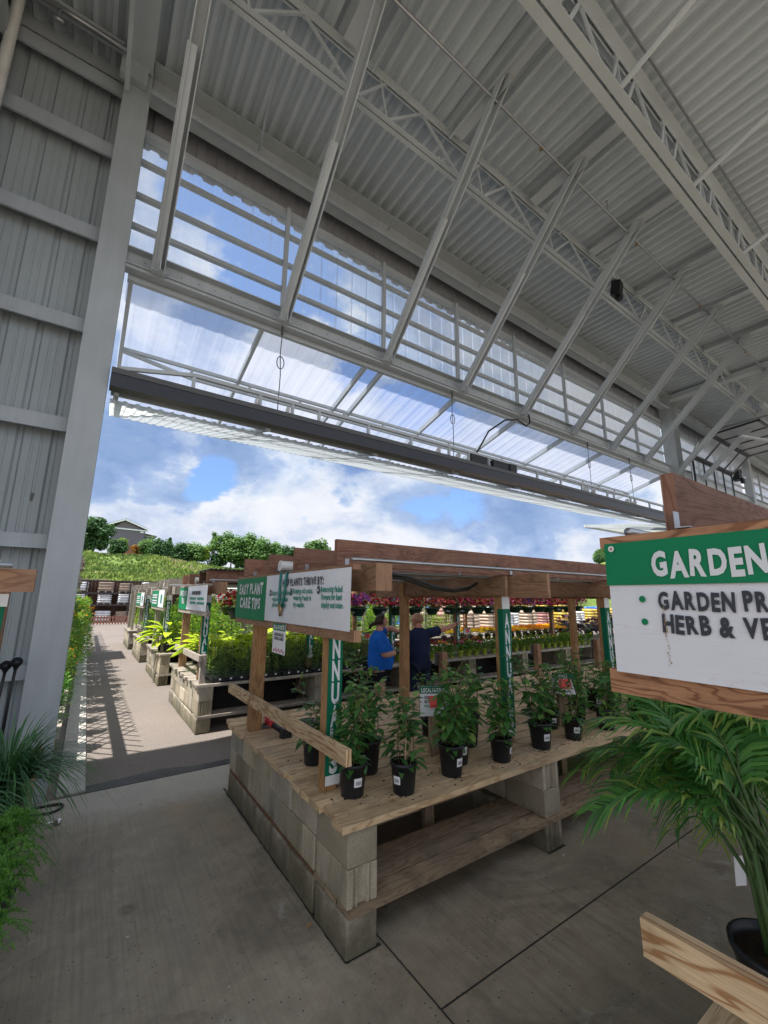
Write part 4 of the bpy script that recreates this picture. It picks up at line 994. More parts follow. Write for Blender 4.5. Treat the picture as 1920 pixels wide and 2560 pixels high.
SG0 = banner('projects_banner', 'large close white banner with green heading at the right edge', X1, 0.715, -1.75, 1.706, 2.096,
    [('white_panel', 0.715, -1.75, 1.706, 1.964, M['vwhite']), ('green_panel', 0.72, -1.75, 1.964, 2.096, M['vgreen'])],
    [('title_lettering', M['lgrey'], [('GARDEN', 0.582, 1.988, 0.066, 0.262, 0.04)]),
     ('list_lettering', M['lblack'], [('GARDEN PR', 0.576, 1.895, 0.046, 0.246, 0.04), ('HERB & VE', 0.571, 1.831, 0.046, 0.240, 0.04)])], group='hanging bench banners', sag=.02, fmat=M['signwood'])
m = MB(); rq = random.Random(2)
for q in range(26): zz = 1.74 + q * .0065; yy = .563 + rq.uniform(-.003, .003); e = rq.uniform(.0006, .0022); m.box(X1 - .0152, X1 - .0148, yy - e, yy + e, zz, zz + rq.uniform(.001, .005))
m.build('rust_drip', M['brass'], SG0)
m = MB()
for z in (1.922, 1.857):
    i = len(m.v); m.v += [(X1 - .0148, .618 + .009 * math.cos(q * .393), z + .0095 * math.sin(q * .393)) for q in range(16)]; m.face(range(i, i + 16))
m.build('bullet', M['vgreen'], SG0)
m = MB(); i = 0
m.v += [(X1 - .015, .695 + .0095 * math.cos(q * .393), 2.078 + .0095 * math.sin(q * .393)) for q in range(16)]; m.face(range(16)); m.build('grommet', M['pvc'], SG0)
m = MB(); m.v += [(X1 - .016, .695 + .004 * math.cos(q * .393), 2.078 + .004 * math.sin(q * .393)) for q in range(16)]; m.face(range(16)); m.build('grommet_hole', M['brass'], SG0)
def bars(y, z, n, w_, h, dz, rnd):
    return [(y, z - i * dz, w_ * rnd.uniform(.7, 1)) for i in range(n)]
SG2 = banner('care_banner', 'weathered watering tips banner on the second bench', 1.46, 9.0, 6.70, 1.70, 2.09,
    [('green_panel', 9.0, 8.2, 1.69, 2.07, M['vgreen']), ('white_panel', 8.198, 6.70, 1.70, 2.09, M['vwhite'])],
    [('title_lettering', M['lgrey'], [('WATERING', 8.88, 1.93, .09, .6, .05), ('TIPS', 8.7, 1.80, .09, .28, .05)])], group='hanging bench banners', fmat=GR)
m = MB()
for (ya, yb, z) in ((7.75, 7.2, 1.96), (7.95, 7.45, 1.87), (7.35, 6.9, 1.87), (7.9, 7.45, 1.80), (7.35, 6.85, 1.80)): m.box(1.445, 1.447, yb, ya, z, z + .035)
m.build('faded_text_lines', M['lgreen'], SG2)
m = MB(); m.box(1.443, 1.4445, 7.18, 7.78, 1.95, 2.005); m.build('logo_panel', M['lblack'], SG2)
m = MB(); m.obox((1.442, 7.86, 1.98), (0, .012, .03), (0, .01, 0), (.001, 0, 0)); m.obox((1.442, 7.10, 1.98), (0, .012, .03), (0, .01, 0), (.001, 0, 0)); m.build('logo_stroke', M['lblue'], SG2)
for i, (x, yl, yr, z1, lab) in enumerate(((1.46, 13.2, 11.0, 2.06, 'green and white banner on the third bench'), (1.44, 17.3, 15.0, 2.02, 'small distant banner on the fourth bench'))):
    sg = banner('care_banner', lab, x, yl, yr, z1 - .40, z1, [('green_panel', yl, yr + .9, z1 - .40, z1, M['vgreen']), ('white_panel', yr + .898, yr, z1 - .40, z1, M['vwhite'])], [], group='hanging bench banners', fmat=GR)
    m = MB()
    for z in (z1 - .13, z1 - .19, z1 - .27, z1 - .33): m.box(x - .0155, x - .0135, yr + 1.1, yl - .2, z, z + .035)
    m.build('faded_text_lines', M['lgrey'], sg)
    m = MB(); m.box(x - .0155, x - .0135, yr + .3, yr + .5, z1 - .3, z1 - .1); m.build('faded_picture', M['lgreen'], sg)
def post_banner(x, yf, z0, z1, word, lab, w_=0.105, first=True):
    """narrow banner on the -Y face of a post, letters stacked"""
    r = thing('post_banner', lab, 'sign', (x, yf, (z0 + z1) / 2), 'narrow banners tied to posts')
    m = MB(); m.box(x - w_ / 2, x + w_ / 2, yf - .012, yf - .006, z0 + .06, z1 - .115); m.build('green_sheet', M['vdgreen'], r)
    m = MB(); m.box(x - w_ / 2, x + w_ / 2, yf - .012, yf - .006, z1 - .115, z1); m.box(x - w_ / 2, x + w_ / 2, yf - .012, yf - .006, z0 - .0, z0 + .06); m.build('white_end', M['lwhite'], r)
    m = MB(); m.box(x - w_ / 2 - .002, x - w_ / 2, yf - .012, yf + .05, z0 + .06, z1 - .115); m.build('edge_flap', M['vdgreen'], r)
    m = MB(); pitch = (z1 - .15 - z0 - .06) / len(word)
    for i, ch in enumerate(word): text(m, ch, (x - .030, yf - .0135, z1 - .15 - (i + 1) * pitch + .012), (1, 0, 0), UZ, pitch * .86, width=.062, bold=.04, jit=.02)
    m.build('lettering', M['lgrey'], r)
    return r
PXS = [1.478, 3.308, 5.138, 6.968, 8.798]
oname = ['first', 'second', 'third', 'fourth', 'fifth']
for i, x in enumerate(PXS):
    if x > 8.9: break
    post_banner(x + (0.008 if i else .012), 2.76 - .0, 0.70, 1.94, 'ANNUALS', ['green annuals banner on the near corner post of the nearest bench', 'green annuals banner on the front post above the climbers', 'green annuals banner beside the large close white banner', 'green annuals banner hidden deep behind the close white banner', 'green annuals banner at the far end of the nearest bench'][i])
m = None
for i, x in enumerate((3.42, 5.25, 7.1, 8.9)):
    post_banner(x, 7.29, 0.86, 1.94, 'ANNUALS', ['green annuals banner behind the woman on the second bench', 'green annuals banner near the pointing hand', 'green annuals banner among the orange marigolds', 'green annuals banner beyond the dark purple plants'][i])
post_banner(1.60, 7.29, 0.86, 1.94, 'ANNUALS', 'green annuals banner at the aisle end of the second bench')
post_banner(1.60, 11.28, 0.86, 1.94, 'PERENNIALS', 'green perennials banner at the aisle end of the third bench')
post_banner(1.58, 15.27, 0.86, 1.94, 'PERENNIALS', 'green perennials banner at the aisle end of the fourth bench')
# small signs on short posts
def small_sign(x, y, ztop, w_, h, face, label, kind=0, group='small cards on short posts'):
    r = thing('stake_sign', label, 'sign', (x, y, DECKZ), group)
    m = MB(); m.box(x - .045, x + .045, y, y + .088, DECKZ, ztop - (.02 if face > 0 else -.01)); m.build('post', M['shelfwood'] if face > 0 else M['headwood'], r)
    yf = y - .008 if face > 0 else y + .096
    m = MB(); m.box(x - w_ / 2, x + w_ / 2, yf - .003, yf + .003, ztop - h, ztop); m.build('card', M['label'] if face > 0 else M['greysteel'], r)
    if face > 0:
        m = MB(); m.box(x - w_ / 2, x + w_ / 2, yf - .006, yf - .0035, ztop - h * .24, ztop); m.build('green_heading', M['vdgreen'], r)
        m = MB(); text(m, 'LOCAL FAVORITES' if kind == 0 else 'ANNUALS', (x - w_ * .46, yf - .0075, ztop - h * .19), (1, 0, 0), UZ, h * .14, width=w_ * (.92 if kind == 0 else .6)); m.build('heading_lettering', M['lwhite'], r)
        m = MB(); 
        if kind == 0:
            text(m, 'SOURCED FROM LOCAL', (x - w_ * .36, yf - .0045, ztop - h * .42), (1, 0, 0), UZ, h * .10, width=w_ * .72); text(m, 'GROWERS & FARMERS', (x - w_ * .36, yf - .0045, ztop - h * .56), (1, 0, 0), UZ, h * .10, width=w_ * .72)
            m.build('body_lettering', M['lblack'], r)
            m = MB(); text(m, 'EASED IN THE GREENHOUSE', (x - w_ * .36, yf - .0045, ztop - h * .69), (1, 0, 0), UZ, h * .07, width=w_ * .72); m.build('footer_lettering', M['lgreen'], r)
        m = MB(); m.obox((x + .01, yf - .010, ztop - h * .50), (.058, 0, .006), (0, .002, 0), (-.006, 0, .046)); m.build('red_card', M['coral'], r)
        m = MB(); m.box(x + .02, x + .032, yf - .0135, yf - .0125, ztop - h * .56, ztop - h * .44); m.box(x - .0, x + .04, yf - .0135, yf - .0125, ztop - h * .40, ztop - h * .385); m.box(x - .02, x + .045, yf - .0135, yf - .0125, ztop - h * .66, ztop - h * .64); m.build('card_print', M['lblack'], r)
    return r
LFS = small_sign(2.53, 2.90, 1.185, .25, .235, 1, 'local favorites card with a coral price card among the climbers')
LFA = small_sign(4.10, 2.74, 1.175, .235, .20, 1, 'tilted annuals card on a short post farther along the nearest bench', 1)
small_sign(4.27, 4.66, 1.16, .22, .17, -1, 'back of a grey card on a short post below the pointing man')
small_sign(6.42, 4.66, 1.155, .22, .17, -1, 'back of a grey card on the middle short post at the bench rear')
small_sign(8.28, 4.66, 1.15, .22, .17, -1, 'back of a grey card on a short post beside the close banner')
small_sign(5.0, 7.9, 1.20, .22, .16, 1, 'grey card on a short post among the marigolds', 1)
small_sign(8.0, 7.9, 1.20, .22, .16, 1, 'grey card on a short post left of the purple plants', 1)
LFS.rotation_euler = (0, 0, R(-32)); LFA.rotation_euler = (0, R(3), R(-38))
# hanging card under the banner
HC = thing('hanging_card', 'local favorites card hanging below the care tips banner', 'sign', (1.375, 3.5, 1.6))
m = MB(); m.box(1.358, 1.362, 3.375, 3.655, 1.46, 1.70); m.build('card', M['label'], HC)
m = MB(); m.box(1.355, 1.3575, 3.375, 3.655, 1.645, 1.70); m.build('green_heading', M['vdgreen'], HC)
m = MB(); text(m, 'LOCAL FAVORITES', (1.3535, 3.645, 1.656), UY, UZ, .032, width=.255); m.build('heading_lettering', M['lwhite'], HC)
m = MB(); text(m, 'SOURCED FROM LOCAL', (1.3565, 3.62, 1.60), UY, UZ, .024, width=.21); text(m, 'GROWERS & FARMERS', (1.3565, 3.62, 1.568), UY, UZ, .024, width=.21); m.build('body_lettering', M['lblack'], HC)
m = MB()
for k in range(7):
    m.v += [(1.3565, 3.40 + k * .035 + .014 * math.cos(q * 1.05), 1.48 + .012 * math.sin(q * 1.05) + (k % 2) * .012) for q in range(6)]; i = len(m.v) - 6; m.face(range(i, i + 6))
m.build('flower_print', M['pink'], HC)
# teal hose over the banner
m = MB()
m.tube([(1.41, 3.54, 2.10), (1.385, 3.54, 2.135), (1.352, 3.53, 2.12), (1.345, 3.52, 2.0), (1.343, 3.51, 1.87), (1.343, 3.488, 1.83)], 0.011, 8)
m.tube([(1.41, 3.39, 2.10), (1.385, 3.39, 2.135), (1.352, 3.395, 2.12), (1.345, 3.40, 2.0), (1.343, 3.42, 1.89), (1.343, 3.455, 1.835)], 0.011, 8)
HS = m.build('teal_hose', M['hose'], smooth=True, loc=(1.35, 3.46, 2.0)); tag(HS, 'teal hose end looped over the care tips banner', 'hose')
m = MB(); m.tube([(1.341, 3.50, 1.86), (1.34, 3.485, 1.815), (1.34, 3.47, 1.80)], .014, 8); m.tube([(1.341, 3.455, 1.86), (1.34, 3.462, 1.81), (1.34, 3.468, 1.765)], .014, 8); m.build('brass_fitting', M['brass'], HS, smooth=True)
# drooping black hose under rafters
m = MB(); m.tube([(1.62, 2.50, 2.10), (2.0, 2.6, 2.085), (2.4, 2.75, 2.02), (2.8, 2.9, 1.995), (3.1, 3.0, 2.03), (3.35, 3.05, 2.12)], 0.012, 8); m.tube([(1.62, 2.53, 2.085), (2.0, 2.63, 2.065), (2.4, 2.78, 2.0), (2.8, 2.93, 1.98), (3.1, 3.03, 2.01), (3.35, 3.08, 2.11)], 0.012, 8)
tag(m.build('drip_hose', M['gardenhose'], smooth=True), 'black drip hose drooping beneath the brown rafters of the nearest bench', 'hose')
# grinder and cable on the bench
GT = thing('angle_grinder', 'red and black cordless angle grinder lying on the bench corner', 'power tool', (1.62, 4.25, DECKZ))
m = MB(); m.tube([(1.60, 4.36, .745), (1.60, 4.28, .735)], .034, 12); m.tube([(1.60, 4.30, .735), (1.61, 4.18, .72)], .030, 12); m.build('gear_head', M['toolred'], GT, smooth=True)
m = MB(); m.tube([(1.61, 4.20, .722), (1.63, 4.08, .705), (1.64, 4.0, .70)], .026, 12, rs=[.028, .023, .028]); m.build('handle', M['blackpot'], GT, smooth=True)
m = MB(); m.obox((1.65, 3.965, .70), (.045, 0, 0), (0, .035, .005), (0, -.005, .045)); m.build('battery', M['rubber'], GT)
m = MB(); m.lathe([(0, 0), (.055, .0), (.058, .012), (.03, .03)], (1.595, 4.36, .665), 18); m.build('guard', M['greysteel'], GT)
m = MB(); m.box(1.565, 1.567, 4.30, 4.34, .735, .755); m.build('white_mark', M['lwhite'], GT)
m = MB(); pts = []
for k in range(110):
    t = k * .42; pts.append((1.98 + .11 * math.cos(t) + .02 * math.sin(k * 1.7), 4.25 + .06 * math.sin(t) + .015 * math.cos(k), DECKZ + .008 + .0003 * k + .004 * math.sin(k * 2.1)))
m.tube(pts, .004, 5); tag(m.build('coiled_cable', M['greysteel'], smooth=True, loc=(1.98, 4.25, DECKZ)), 'small coil of grey cable lying on the bench beside the grinder', 'cable')
m = MB(); rr = random.Random(17)
for k in range(17):
    yy = 2.36 + k * .1506
    for xx in (1.43, 3.2, 5.0): 
        for dy in (.0, .07): m.lathe([(.001, .0015), (.0042, .0015), (.0045, 0)], (xx + rr.uniform(-.01, .01), yy + dy, DECKZ + .0025), 7)
tag(m.build('screw_heads', M['chrome'], B1), kind='stuff')
m = MB()
for k in range(170):
    cx_, cy_ = rr.choice(((1.58, 2.64), (1.885, 2.485), (2.31, 2.52), (2.87, 2.5), (3.4, 2.51), (3.86, 2.49), (1.6, 3.27), (2.6, 2.9), (4.4, 2.5))); a = rr.uniform(0, 6.28); q = .07 + abs(rr.gauss(0, .07)); s_ = rr.uniform(.0015, .005)
    m.obox((cx_ + q * math.cos(a), max(2.33, cy_ + q * math.sin(a)), DECKZ + .002 + s_ * .5), (s_, s_ * .4, 0), (-s_ * .4, s_, 0), (0, 0, s_ * .5))
tag(m.build('spilled_soil', M['soil']), 'dark crumbs of spilled potting soil around the bench pots', 'soil', kind='stuff')
for k, (x, y, lab) in enumerate(((1.72, 2.42, 'dry yellow leaf near the bench front edge between the first two pots'), (2.15, 2.78, 'dry leaf lying on the bench behind the second pot'), (3.1, 2.62, 'curled brown leaf on the bench between middle pots'), (1.95, 3.6, 'dry leaf on the open bench boards by the cable coil'), (3.62, 2.42, 'brown leaf at the bench front edge before the annuals post'))):
    m = MB(); a = rr.uniform(0, 6.28); m.leaf((x, y, DECKZ + .006), (math.cos(a), math.sin(a), .12), (0, 0, 1), .05, .024, .3, .3); tag(m.build('fallen_leaf', M['dryleaf'], loc=(x, y, DECKZ)), lab, 'leaf', 'dry leaves on the nearest bench')
# left side frame with sign
LS = thing('sign_frame', 'wooden sign frame with green banner at the left edge in front of the wall', 'sign', (-0.5, 3.0, 0.62))
m = MB(); m.box(-1.2, -0.222, 2.72, 2.76, 1.935, 2.045); m.build('rafter', M['headwood'], LS)
m = MB(); m.box(-0.41, -0.345, 3.0, 3.09, .62, 1.94); m.build('post', M['headwood'], LS)
m = MB(); m.box(-0.425, -0.348, 2.985, 2.99, .70, 1.86); m.build('green_sheet', M['vdgreen'], LS)
m = MB(); m.box(-0.42, -0.34, 2.985, 2.99, 1.86, 1.925); m.build('white_end', M['lwhite'], LS)
m = MB(); m.box(-0.354, -0.350, 1.6, 2.62, 1.72, 2.08); m.build('printed_panel', M['vwhite'], LS)
m = MB(); m.tube([(-0.8, 2.68, 2.06), (-0.31, 2.68, 2.058)], .012, 8); m.build('pipe', M['galv'], LS)
for i, (x, y, s_) in enumerate(((-0.455, 5.2, 1.33), (-0.53, 5.25, 1.30))):
    W_ = thing('watering_wand', ['black round-headed watering wand leaning against the wall girt, nearer the column', 'black round-headed watering wand leaning against the wall, farther from the column'][i], 'wand', (x, y, .62), 'watering wands')
    m = MB(); m.tube([(x - .015, y, .64), (x - .012, y, 1.0), (x, y, s_ - .05)], .012, 8); m.build('shaft', M['rubber'], W_, smooth=True)
    m = MB(); m.tube([(x, y, s_ - .06), (x + .004, y - .03, s_ - .01), (x + .004, y - .055, s_)], .03, 12, rs=[.018, .035, .045]); m.build('head', M['blackpot'], W_, smooth=True)
NZ = thing('metal_nozzle', 'shiny metal hose nozzle lying on the concrete by the left bench', 'nozzle', (-.06, 5.0, .02))
m = MB(); m.tube([(-.13, 4.93, .022), (.0, 4.93, .022)], .009, 10); m.build('stem', M['chrome'], NZ, smooth=True)
m = MB(); m.tube([(0, 4.93, .022), (.045, 4.93, .022)], .02, 12); m.tube([(.028, 4.93, .02), (.028, 4.90, .018)], .016, 12); m.build('head', M['chrome'], NZ, smooth=True)
m = MB(); m.tube([(-.085 + .13 * math.cos(q * .3), 5.27 + .09 * math.sin(q * .3), .012 + .004 * math.sin(q)) for q in range(23)], .012, 8); tag(m.build('rubber_ring', M['rubber'], smooth=True), 'black rubber hose ring lying flat at the door threshold', 'hose ring')
m = MB()
rr = random.Random(9)
for k in range(46):
    x, y = rr.uniform(-.1, 4.2), rr.uniform(.4, 5.2); s_ = rr.uniform(.003, .009)
    m.obox((x, y, .001 + s_ * .4), (s_, s_ * .3, 0), (-s_ * .3, s_ * .7, 0), (0, 0, s_ * .4))
tag(m.build('floor_grit', M['stone']), 'small pale grit scattered over the concrete floor', 'grit', kind='stuff')
for i, (x, y, a, s_) in enumerate(((1.30, 2.66, .3, .045), (1.02, 1.92, 1.4, .03), (0.7, 2.0, .8, .025))):
    m = MB(); d = Vector((math.cos(a), math.sin(a), .1)); m.leaf((x, y, .006), d, (0, 0, 1), s_, s_ * .5, .3); tag(m.build('fallen_leaf', M['dryleaf']), ['tan curled leaf on the floor against the bench blocks', 'brown curled leaf on the floor before the nearest bench corner', 'tiny dry leaf on the open concrete floor'][i], 'leaf', 'dry leaves on the floor')

# ==================================================================== PLANTS
def pot_parts(root, r0, r1, h, mat, tagp=True, x=0, y=0, z=0, n=24, tag_a=-2.0, rnd=None):
    m = MB(); m.lathe([(0.001, 0.004), (r0 * .96, 0.0), (r0, .006), (r1 * .985, h - .022), (r1 + .004, h - .021), (r1 + .006, h), (r1 - .004, h), (r1 - .008, h - .03), (r0 * .9, .02)], (x, y, z), n)
    p = m.build('pot', mat, root, smooth=False)
    for pl in p.data.polygons: pl.use_smooth = True
    if tagp:
        m = MB(); w_ = .33
        def pt(a, zz, e): rr_ = r0 + (r1 - r0) * zz / h + e; return (x + rr_ * math.cos(a), y + rr_ * math.sin(a), z + zz)
        for k in range(4):
            a0 = tag_a - w_ + k * w_ / 2; a1 = a0 + w_ / 2; m.quad(pt(a0, h * .36, .002), pt(a1, h * .36, .002), pt(a1, h * .62, .002), pt(a0, h * .62, .002))
        t = m.build('label', M['label'], p)
        m = MB()
        for k in range(9):
            a0 = tag_a - w_ * .6 + k * .05; m.quad(pt(a0, h * .42, .003), pt(a0 + .022, h * .42, .003), pt(a0 + .022, h * .53, .003), pt(a0, h * .53, .003))
        m.build('barcode', M['ink'], p)
    m = MB(); rr_ = random.Random(4); nn = 16; m.v.append((x, y, z + h - .022))
    for k in range(nn): t = 2 * math.pi * k / nn; m.v.append((x + (r1 - .008) * math.cos(t), y + (r1 - .008) * math.sin(t), z + h - .030 + rr_.uniform(-.004, .006)))
    for k in range(nn): m.face((0, 1 + k, 1 + (k + 1) % nn))
    m.build('soil', M['soil'], root)
    return p
PROT = []
def climber(seed, H=.50, nl=190):
    rd = random.Random(seed)
    r = thing('potted_climber', 'potted climber', 'potted plant', (0, 0, 0), 'potted climbers on the nearest bench')
    pot_parts(r, .074, .092, .20, M['blackpot'], True, tag_a=-2.0 + rd.uniform(-.5, .6))
    st = MB(); lf = MB(); stk = MB()
    if seed % 2: stk.tube([(.01, 0, .16), (.02, .01, .16 + H * .75)], .005, 6)
    paths = []
    for s_ in range(4):
        a = rd.uniform(0, 6.28); P = []; rad = rd.uniform(.03, .06)
        for k in range(9):
            t = k / 8; P.append(Vector((rad * math.cos(a + t * 3.5) * (1 + t * 1.3), rad * math.sin(a + t * 3.5) * (1 + t * .9), .17 + t * H * rd.uniform(.8, 1.02))))
        st.tube(P, .0035, 5); paths.append(P)
    for k in range(3):                                     # whips
        P = rd.choice(paths); b = P[-2]; a = rd.uniform(0, 6.28); Q = [b, b + Vector((math.cos(a) * .03, math.sin(a) * .03, .07)), b + Vector((math.cos(a) * .07, math.sin(a) * .07, .11)), b + Vector((math.cos(a) * .10, math.sin(a) * .10, rd.uniform(.09, .16)))]
        st.tube(Q, .0022, 4); paths.append(Q)
    for k in range(nl):
        P = rd.choice(paths[:4] * 3 + paths[4:]); t = (rd.random() ** .75) * (len(P) - 1.001); i = int(t); q = P[i].lerp(P[i + 1], t - i)
        a = rd.uniform(0, 6.28); el = rd.uniform(-.55, .65); d = Vector((math.cos(a) * math.cos(el), math.sin(a) * math.cos(el), math.sin(el)))
        frac = (q.z - .17) / H; L_ = rd.uniform(.07, .13) * (1.12 - .42 * max(0, frac))
        lf.leaf(q + d * .018 * rd.uniform(.3, 2.4), d, (0, 0, 1), L_, L_ * rd.uniform(.40, .55), .14, rd.uniform(.1, .9))
    for k in range(6):
        a = rd.uniform(0, 6.28); q = Vector((.05 * math.cos(a), .05 * math.sin(a), .185)); d = Vector((math.cos(a), math.sin(a), rd.uniform(-.1, .5))); lf.leaf(q, d, (0, 0, 1), .09, .045, .12, .8)
    st.build('stem', M['stem'], r, smooth=True); lf.build('foliage', M['dleaf'], r, smooth=True)
    if seed % 2: stk.build('stake', M['railwood'], r)
    return r
bpy.context.view_layer.update()
CL = [climber(s_, h_, n_) for s_, h_, n_ in ((1, .45, 165), (2, .46, 200), (3, .42, 120), (4, .45, 180), (5, .32, 115))]
spots = [(1.580, 2.64, 1, 1.00, 'leafy climber in a black pot at the near corner, front row'), (1.885, 2.485, 0, .95, 'staked climber in a black pot, second from the near corner'), (2.35, 2.52, 1, 1.0, 'dense climber in front of the local favorites card'),
 (2.875, 2.50, 1, .95, 'dense upright climber in the middle of the front row'), (3.40, 2.51, 3, 1.05, 'broad dense climber right of the bench middle, front row'), (3.86, 2.49, 2, .95, 'thin-stemmed climber just right of the annuals card post'),
 (4.42, 2.48, 2, 1.0, 'thin-stemmed climber near the close banner, front row'), (1.60, 3.27, 4, .95, 'short climber standing behind the loose rail near the corner post'), (1.86, 2.90, 3, 1.05, 'bushy climber just behind the near corner plant'),
 (2.80, 3.30, 0, .80, 'small climber directly behind the local favorites post'), (2.55, 2.66, 4, 1.05, 'low climber half hidden behind the third front plant'), (2.90, 2.92, 4, 1.35, 'wide-leaved climber in the second row behind a gap'),
 (3.98, 2.80, 1, .80, 'climber behind the annuals card post'), (4.42, 2.78, 3, .90, 'bushy climber in the second row beside the annuals card'),
 (4.80, 2.62, 1, .82, 'climber beyond the thin-stemmed ones near the close banner'), (5.05, 2.95, 4, 1.1, 'low climber in the back of the far group'), (5.05, 2.46, 4, 1.0, 'low climber at the front edge left of the palm leaves'), (5.45, 2.70, 3, .75, 'small bushy climber just above the palm leaves'),
 (5.75, 2.50, 4, .9, 'small climber partly covered by palm leaves'), (4.75, 3.05, 2, .9, 'thin climber in the third row'), (5.6, 3.0, 2, .9, 'thin climber at the back right under the close banner'), (6.1, 2.7, 1, .7, 'climber at the far right of the nearest bench')]
rd = random.Random(12)
used = set()
for x, y, k, sc, lab in spots:
    if k in used: q_ = dup(CL[k], (x, y, DECKZ), rd.uniform(-.9, .9), sc, lab); q_.scale = (sc, sc, sc * rd.uniform(.9, 1.12))
    else:
        o = CL[k]; o.location = (x, y, DECKZ); o.scale = (sc, sc, sc); o['label'] = lab; used.add(k); o.rotation_euler = (0, 0, 0.3 * k - .5)
        KIDS[o.name] = [(c, list(c.children)) for c in o.children]
# palms
def frond(m, st, p0, p1, sag, L_, n=30, rd=random, wid=.022, side=None):
    p0, p1 = Vector(p0), Vector(p1); P = []; n = int(n * 1.45); wid *= .62; L_ *= 1.12
    for k in range(n + 1):
        t = k / n; p = p0.lerp(p1, t); p.z += sag * 4 * t * (1 - t); P.append(p)
    st.tube(P[::2], .006, 5, rs=[.0075 * (1 - .8 * k / (len(P[::2]) - 1)) for k in range(len(P[::2]))])
    for k in range(int(n * .22), n + 1):
        t = k / n; d = (P[min(k + 1, n)] - P[k - 1]).normalized(); sx = d.cross(Vector((0, 0, 1))).normalized(); up = sx.cross(d).normalized()
        ll = L_ * (math.sin(math.pi * min(1, (t - .10) / 1.0)) ** .55 * .95 + .12) * rd.uniform(.88, 1.08)
        for sg in (-1, 1):
            dd = (d * (.55 + .7 * t) + sx * sg * .95 + up * rd.uniform(.12, .4)).normalized(); q = P[k] - d * rd.uniform(0, .01)
            pts = [q, q + dd * ll * .33 + Vector((0, 0, .01)), q + dd * ll * .68 - Vector((0, 0, ll * .08)), q + dd * ll * .96 - Vector((0, 0, ll * rd.uniform(.2, .42)))]
            m.blade(pts, [wid * .45, wid, wid * .75, .001], up)
def palm(name_label, base, potspec, fronds, leafmat, seed, nx_=0, xr_=(2.2, 3.4)):
    rd = random.Random(seed)
    r = thing('potted_palm', name_label, 'palm', base, 'potted palms')
    pot_parts(r, potspec[0], potspec[1], potspec[2], potspec[3], False, base[0], base[1], base[2])
    lf, st = MB(), MB(); z = base[2] + potspec[2] - .03
    fronds = list(fronds) + [((rd.uniform(*xr_), rd.uniform(.72, 1.22), rd.uniform(.62, 1.45)), rd.uniform(.15, .35), rd.uniform(.17, .24), .022) for k_ in range(nx_)]
    for (tip, sag, L_, wd_) in fronds:
        a = rd.uniform(0, 6.28); b = Vector((base[0] + .04 * math.cos(a), base[1] + .04 * math.sin(a), z)); mid = b + Vector((rd.uniform(-.02, .05), rd.uniform(0, .05), rd.uniform(.16, .34)))
        st.tube([b, mid], .0075, 6); frond(lf, st, mid, tip, sag, L_, 32, rd, wd_)
    st.build('stem', M['gstem'], r, smooth=True); lf.build('fronds', leafmat, r)
    return r
P1B = (1.96, 0.59, DECKZ)
palm('large potted palm leaning from the right bench over the aisle', P1B, (.105, .135, .17, M['blackpot']),
   [((1.66, 1.00, 1.14), .16, .18, .024), ((1.95, 1.14, 1.02), .20, .19, .024), ((1.90, 1.05, 1.40), .12, .23, .026), ((2.15, 1.10, 1.53), .10, .22, .024), ((2.42, 1.15, 1.50), .12, .22, .024), ((2.0, 1.25, 1.14), .22, .21, .024),
    ((2.62, 1.05, 1.30), .18, .24, .026), ((2.30, 1.30, 1.05), .26, .22, .024), ((1.86, .86, 1.28), .20, .18, .02), ((2.75, .85, 1.45), .15, .24, .026), ((2.6, 1.2, 1.0), .26, .22, .022)], M['palmleaf'], 3, 7, (2.3, 3.0))
P2B = (2.42, 0.50, DECKZ)
P2 = palm('second potted palm behind the leaning one with white tag', P2B, (.13, .16, .26, M['blackpot']),
   [((2.35, 1.12, 1.22), .25, .24, .024), ((2.80, 1.15, 1.15), .25, .24, .024), ((3.15, 1.0, 1.3), .2, .24, .026), ((3.1, .8, 1.0), .3, .25, .024), ((2.0, .95, 1.30), .22, .22, .022), ((2.9, .9, 1.62), .1, .26, .028), ((3.4, .7, 1.5), .1, .26, .028), ((2.6, 1.15, .78), .35, .22, .022), ((2.9, 1.08, .68), .38, .22, .022), ((3.2, .98, .80), .35, .24, .022), ((2.35, 1.12, .88), .32, .22, .022), ((2.75, .98, .95), .3, .22, .022), ((2.6, 1.3, 1.35), .2, .22, .022), ((3.0, 1.25, .95), .3, .2, .022), ((3.5, 1.0, 1.1), .3, .24, .024)], M['palmleaf'], 5, 16, (2.5, 3.6))
m = MB(); m.obox((2.08, .715, .955), (.018, -.01, 0), (.0, .0008, 0), (.008, 0, .045)); m.build('label', M['label'], P2)
# fountain grass at left
def grass(name, lab, x, y, z, n, Lr, mat, seed, spread=1.0, w_=.008, group=None):
    rd = random.Random(seed); r = thing(name, lab, 'grass plant', (x, y, z), group)
    pot_parts(r, .09, .11, .17, M['blackpot'], False, x, y, z); m = MB()
    for k in range(n):
        a = rd.uniform(0, 6.28); L_ = rd.uniform(*Lr); lean = rd.uniform(.35, 1.05) * spread; b = Vector((x + .06 * math.cos(a) * rd.random(), y + .06 * math.sin(a) * rd.random(), z + .15)); d = Vector((math.cos(a), math.sin(a), 0))
        pts = []
        for q in range(7):
            t = q / 6; pts.append(b + d * (L_ * lean * (t * .75 + .25 * t * t)) + Vector((0, 0, L_ * (t * (1.15 - lean * .25) - lean * 1.15 * t ** 2.3))))
        m.blade(pts, [w_ * .6, w_ * .9, w_, w_ * .95, w_ * .75, w_ * .45, .0008], d.cross(Vector((0, 0, 1))).cross(d) + Vector((0, 0, .3)))
    m.build('blades', mat, r); return r
grass('fountain_grass', 'arching dark green fountain grass in front of the white column', -0.27, 3.50, .62, 700, (.38, .68), M['grassleaf'], 2, .95, .009)
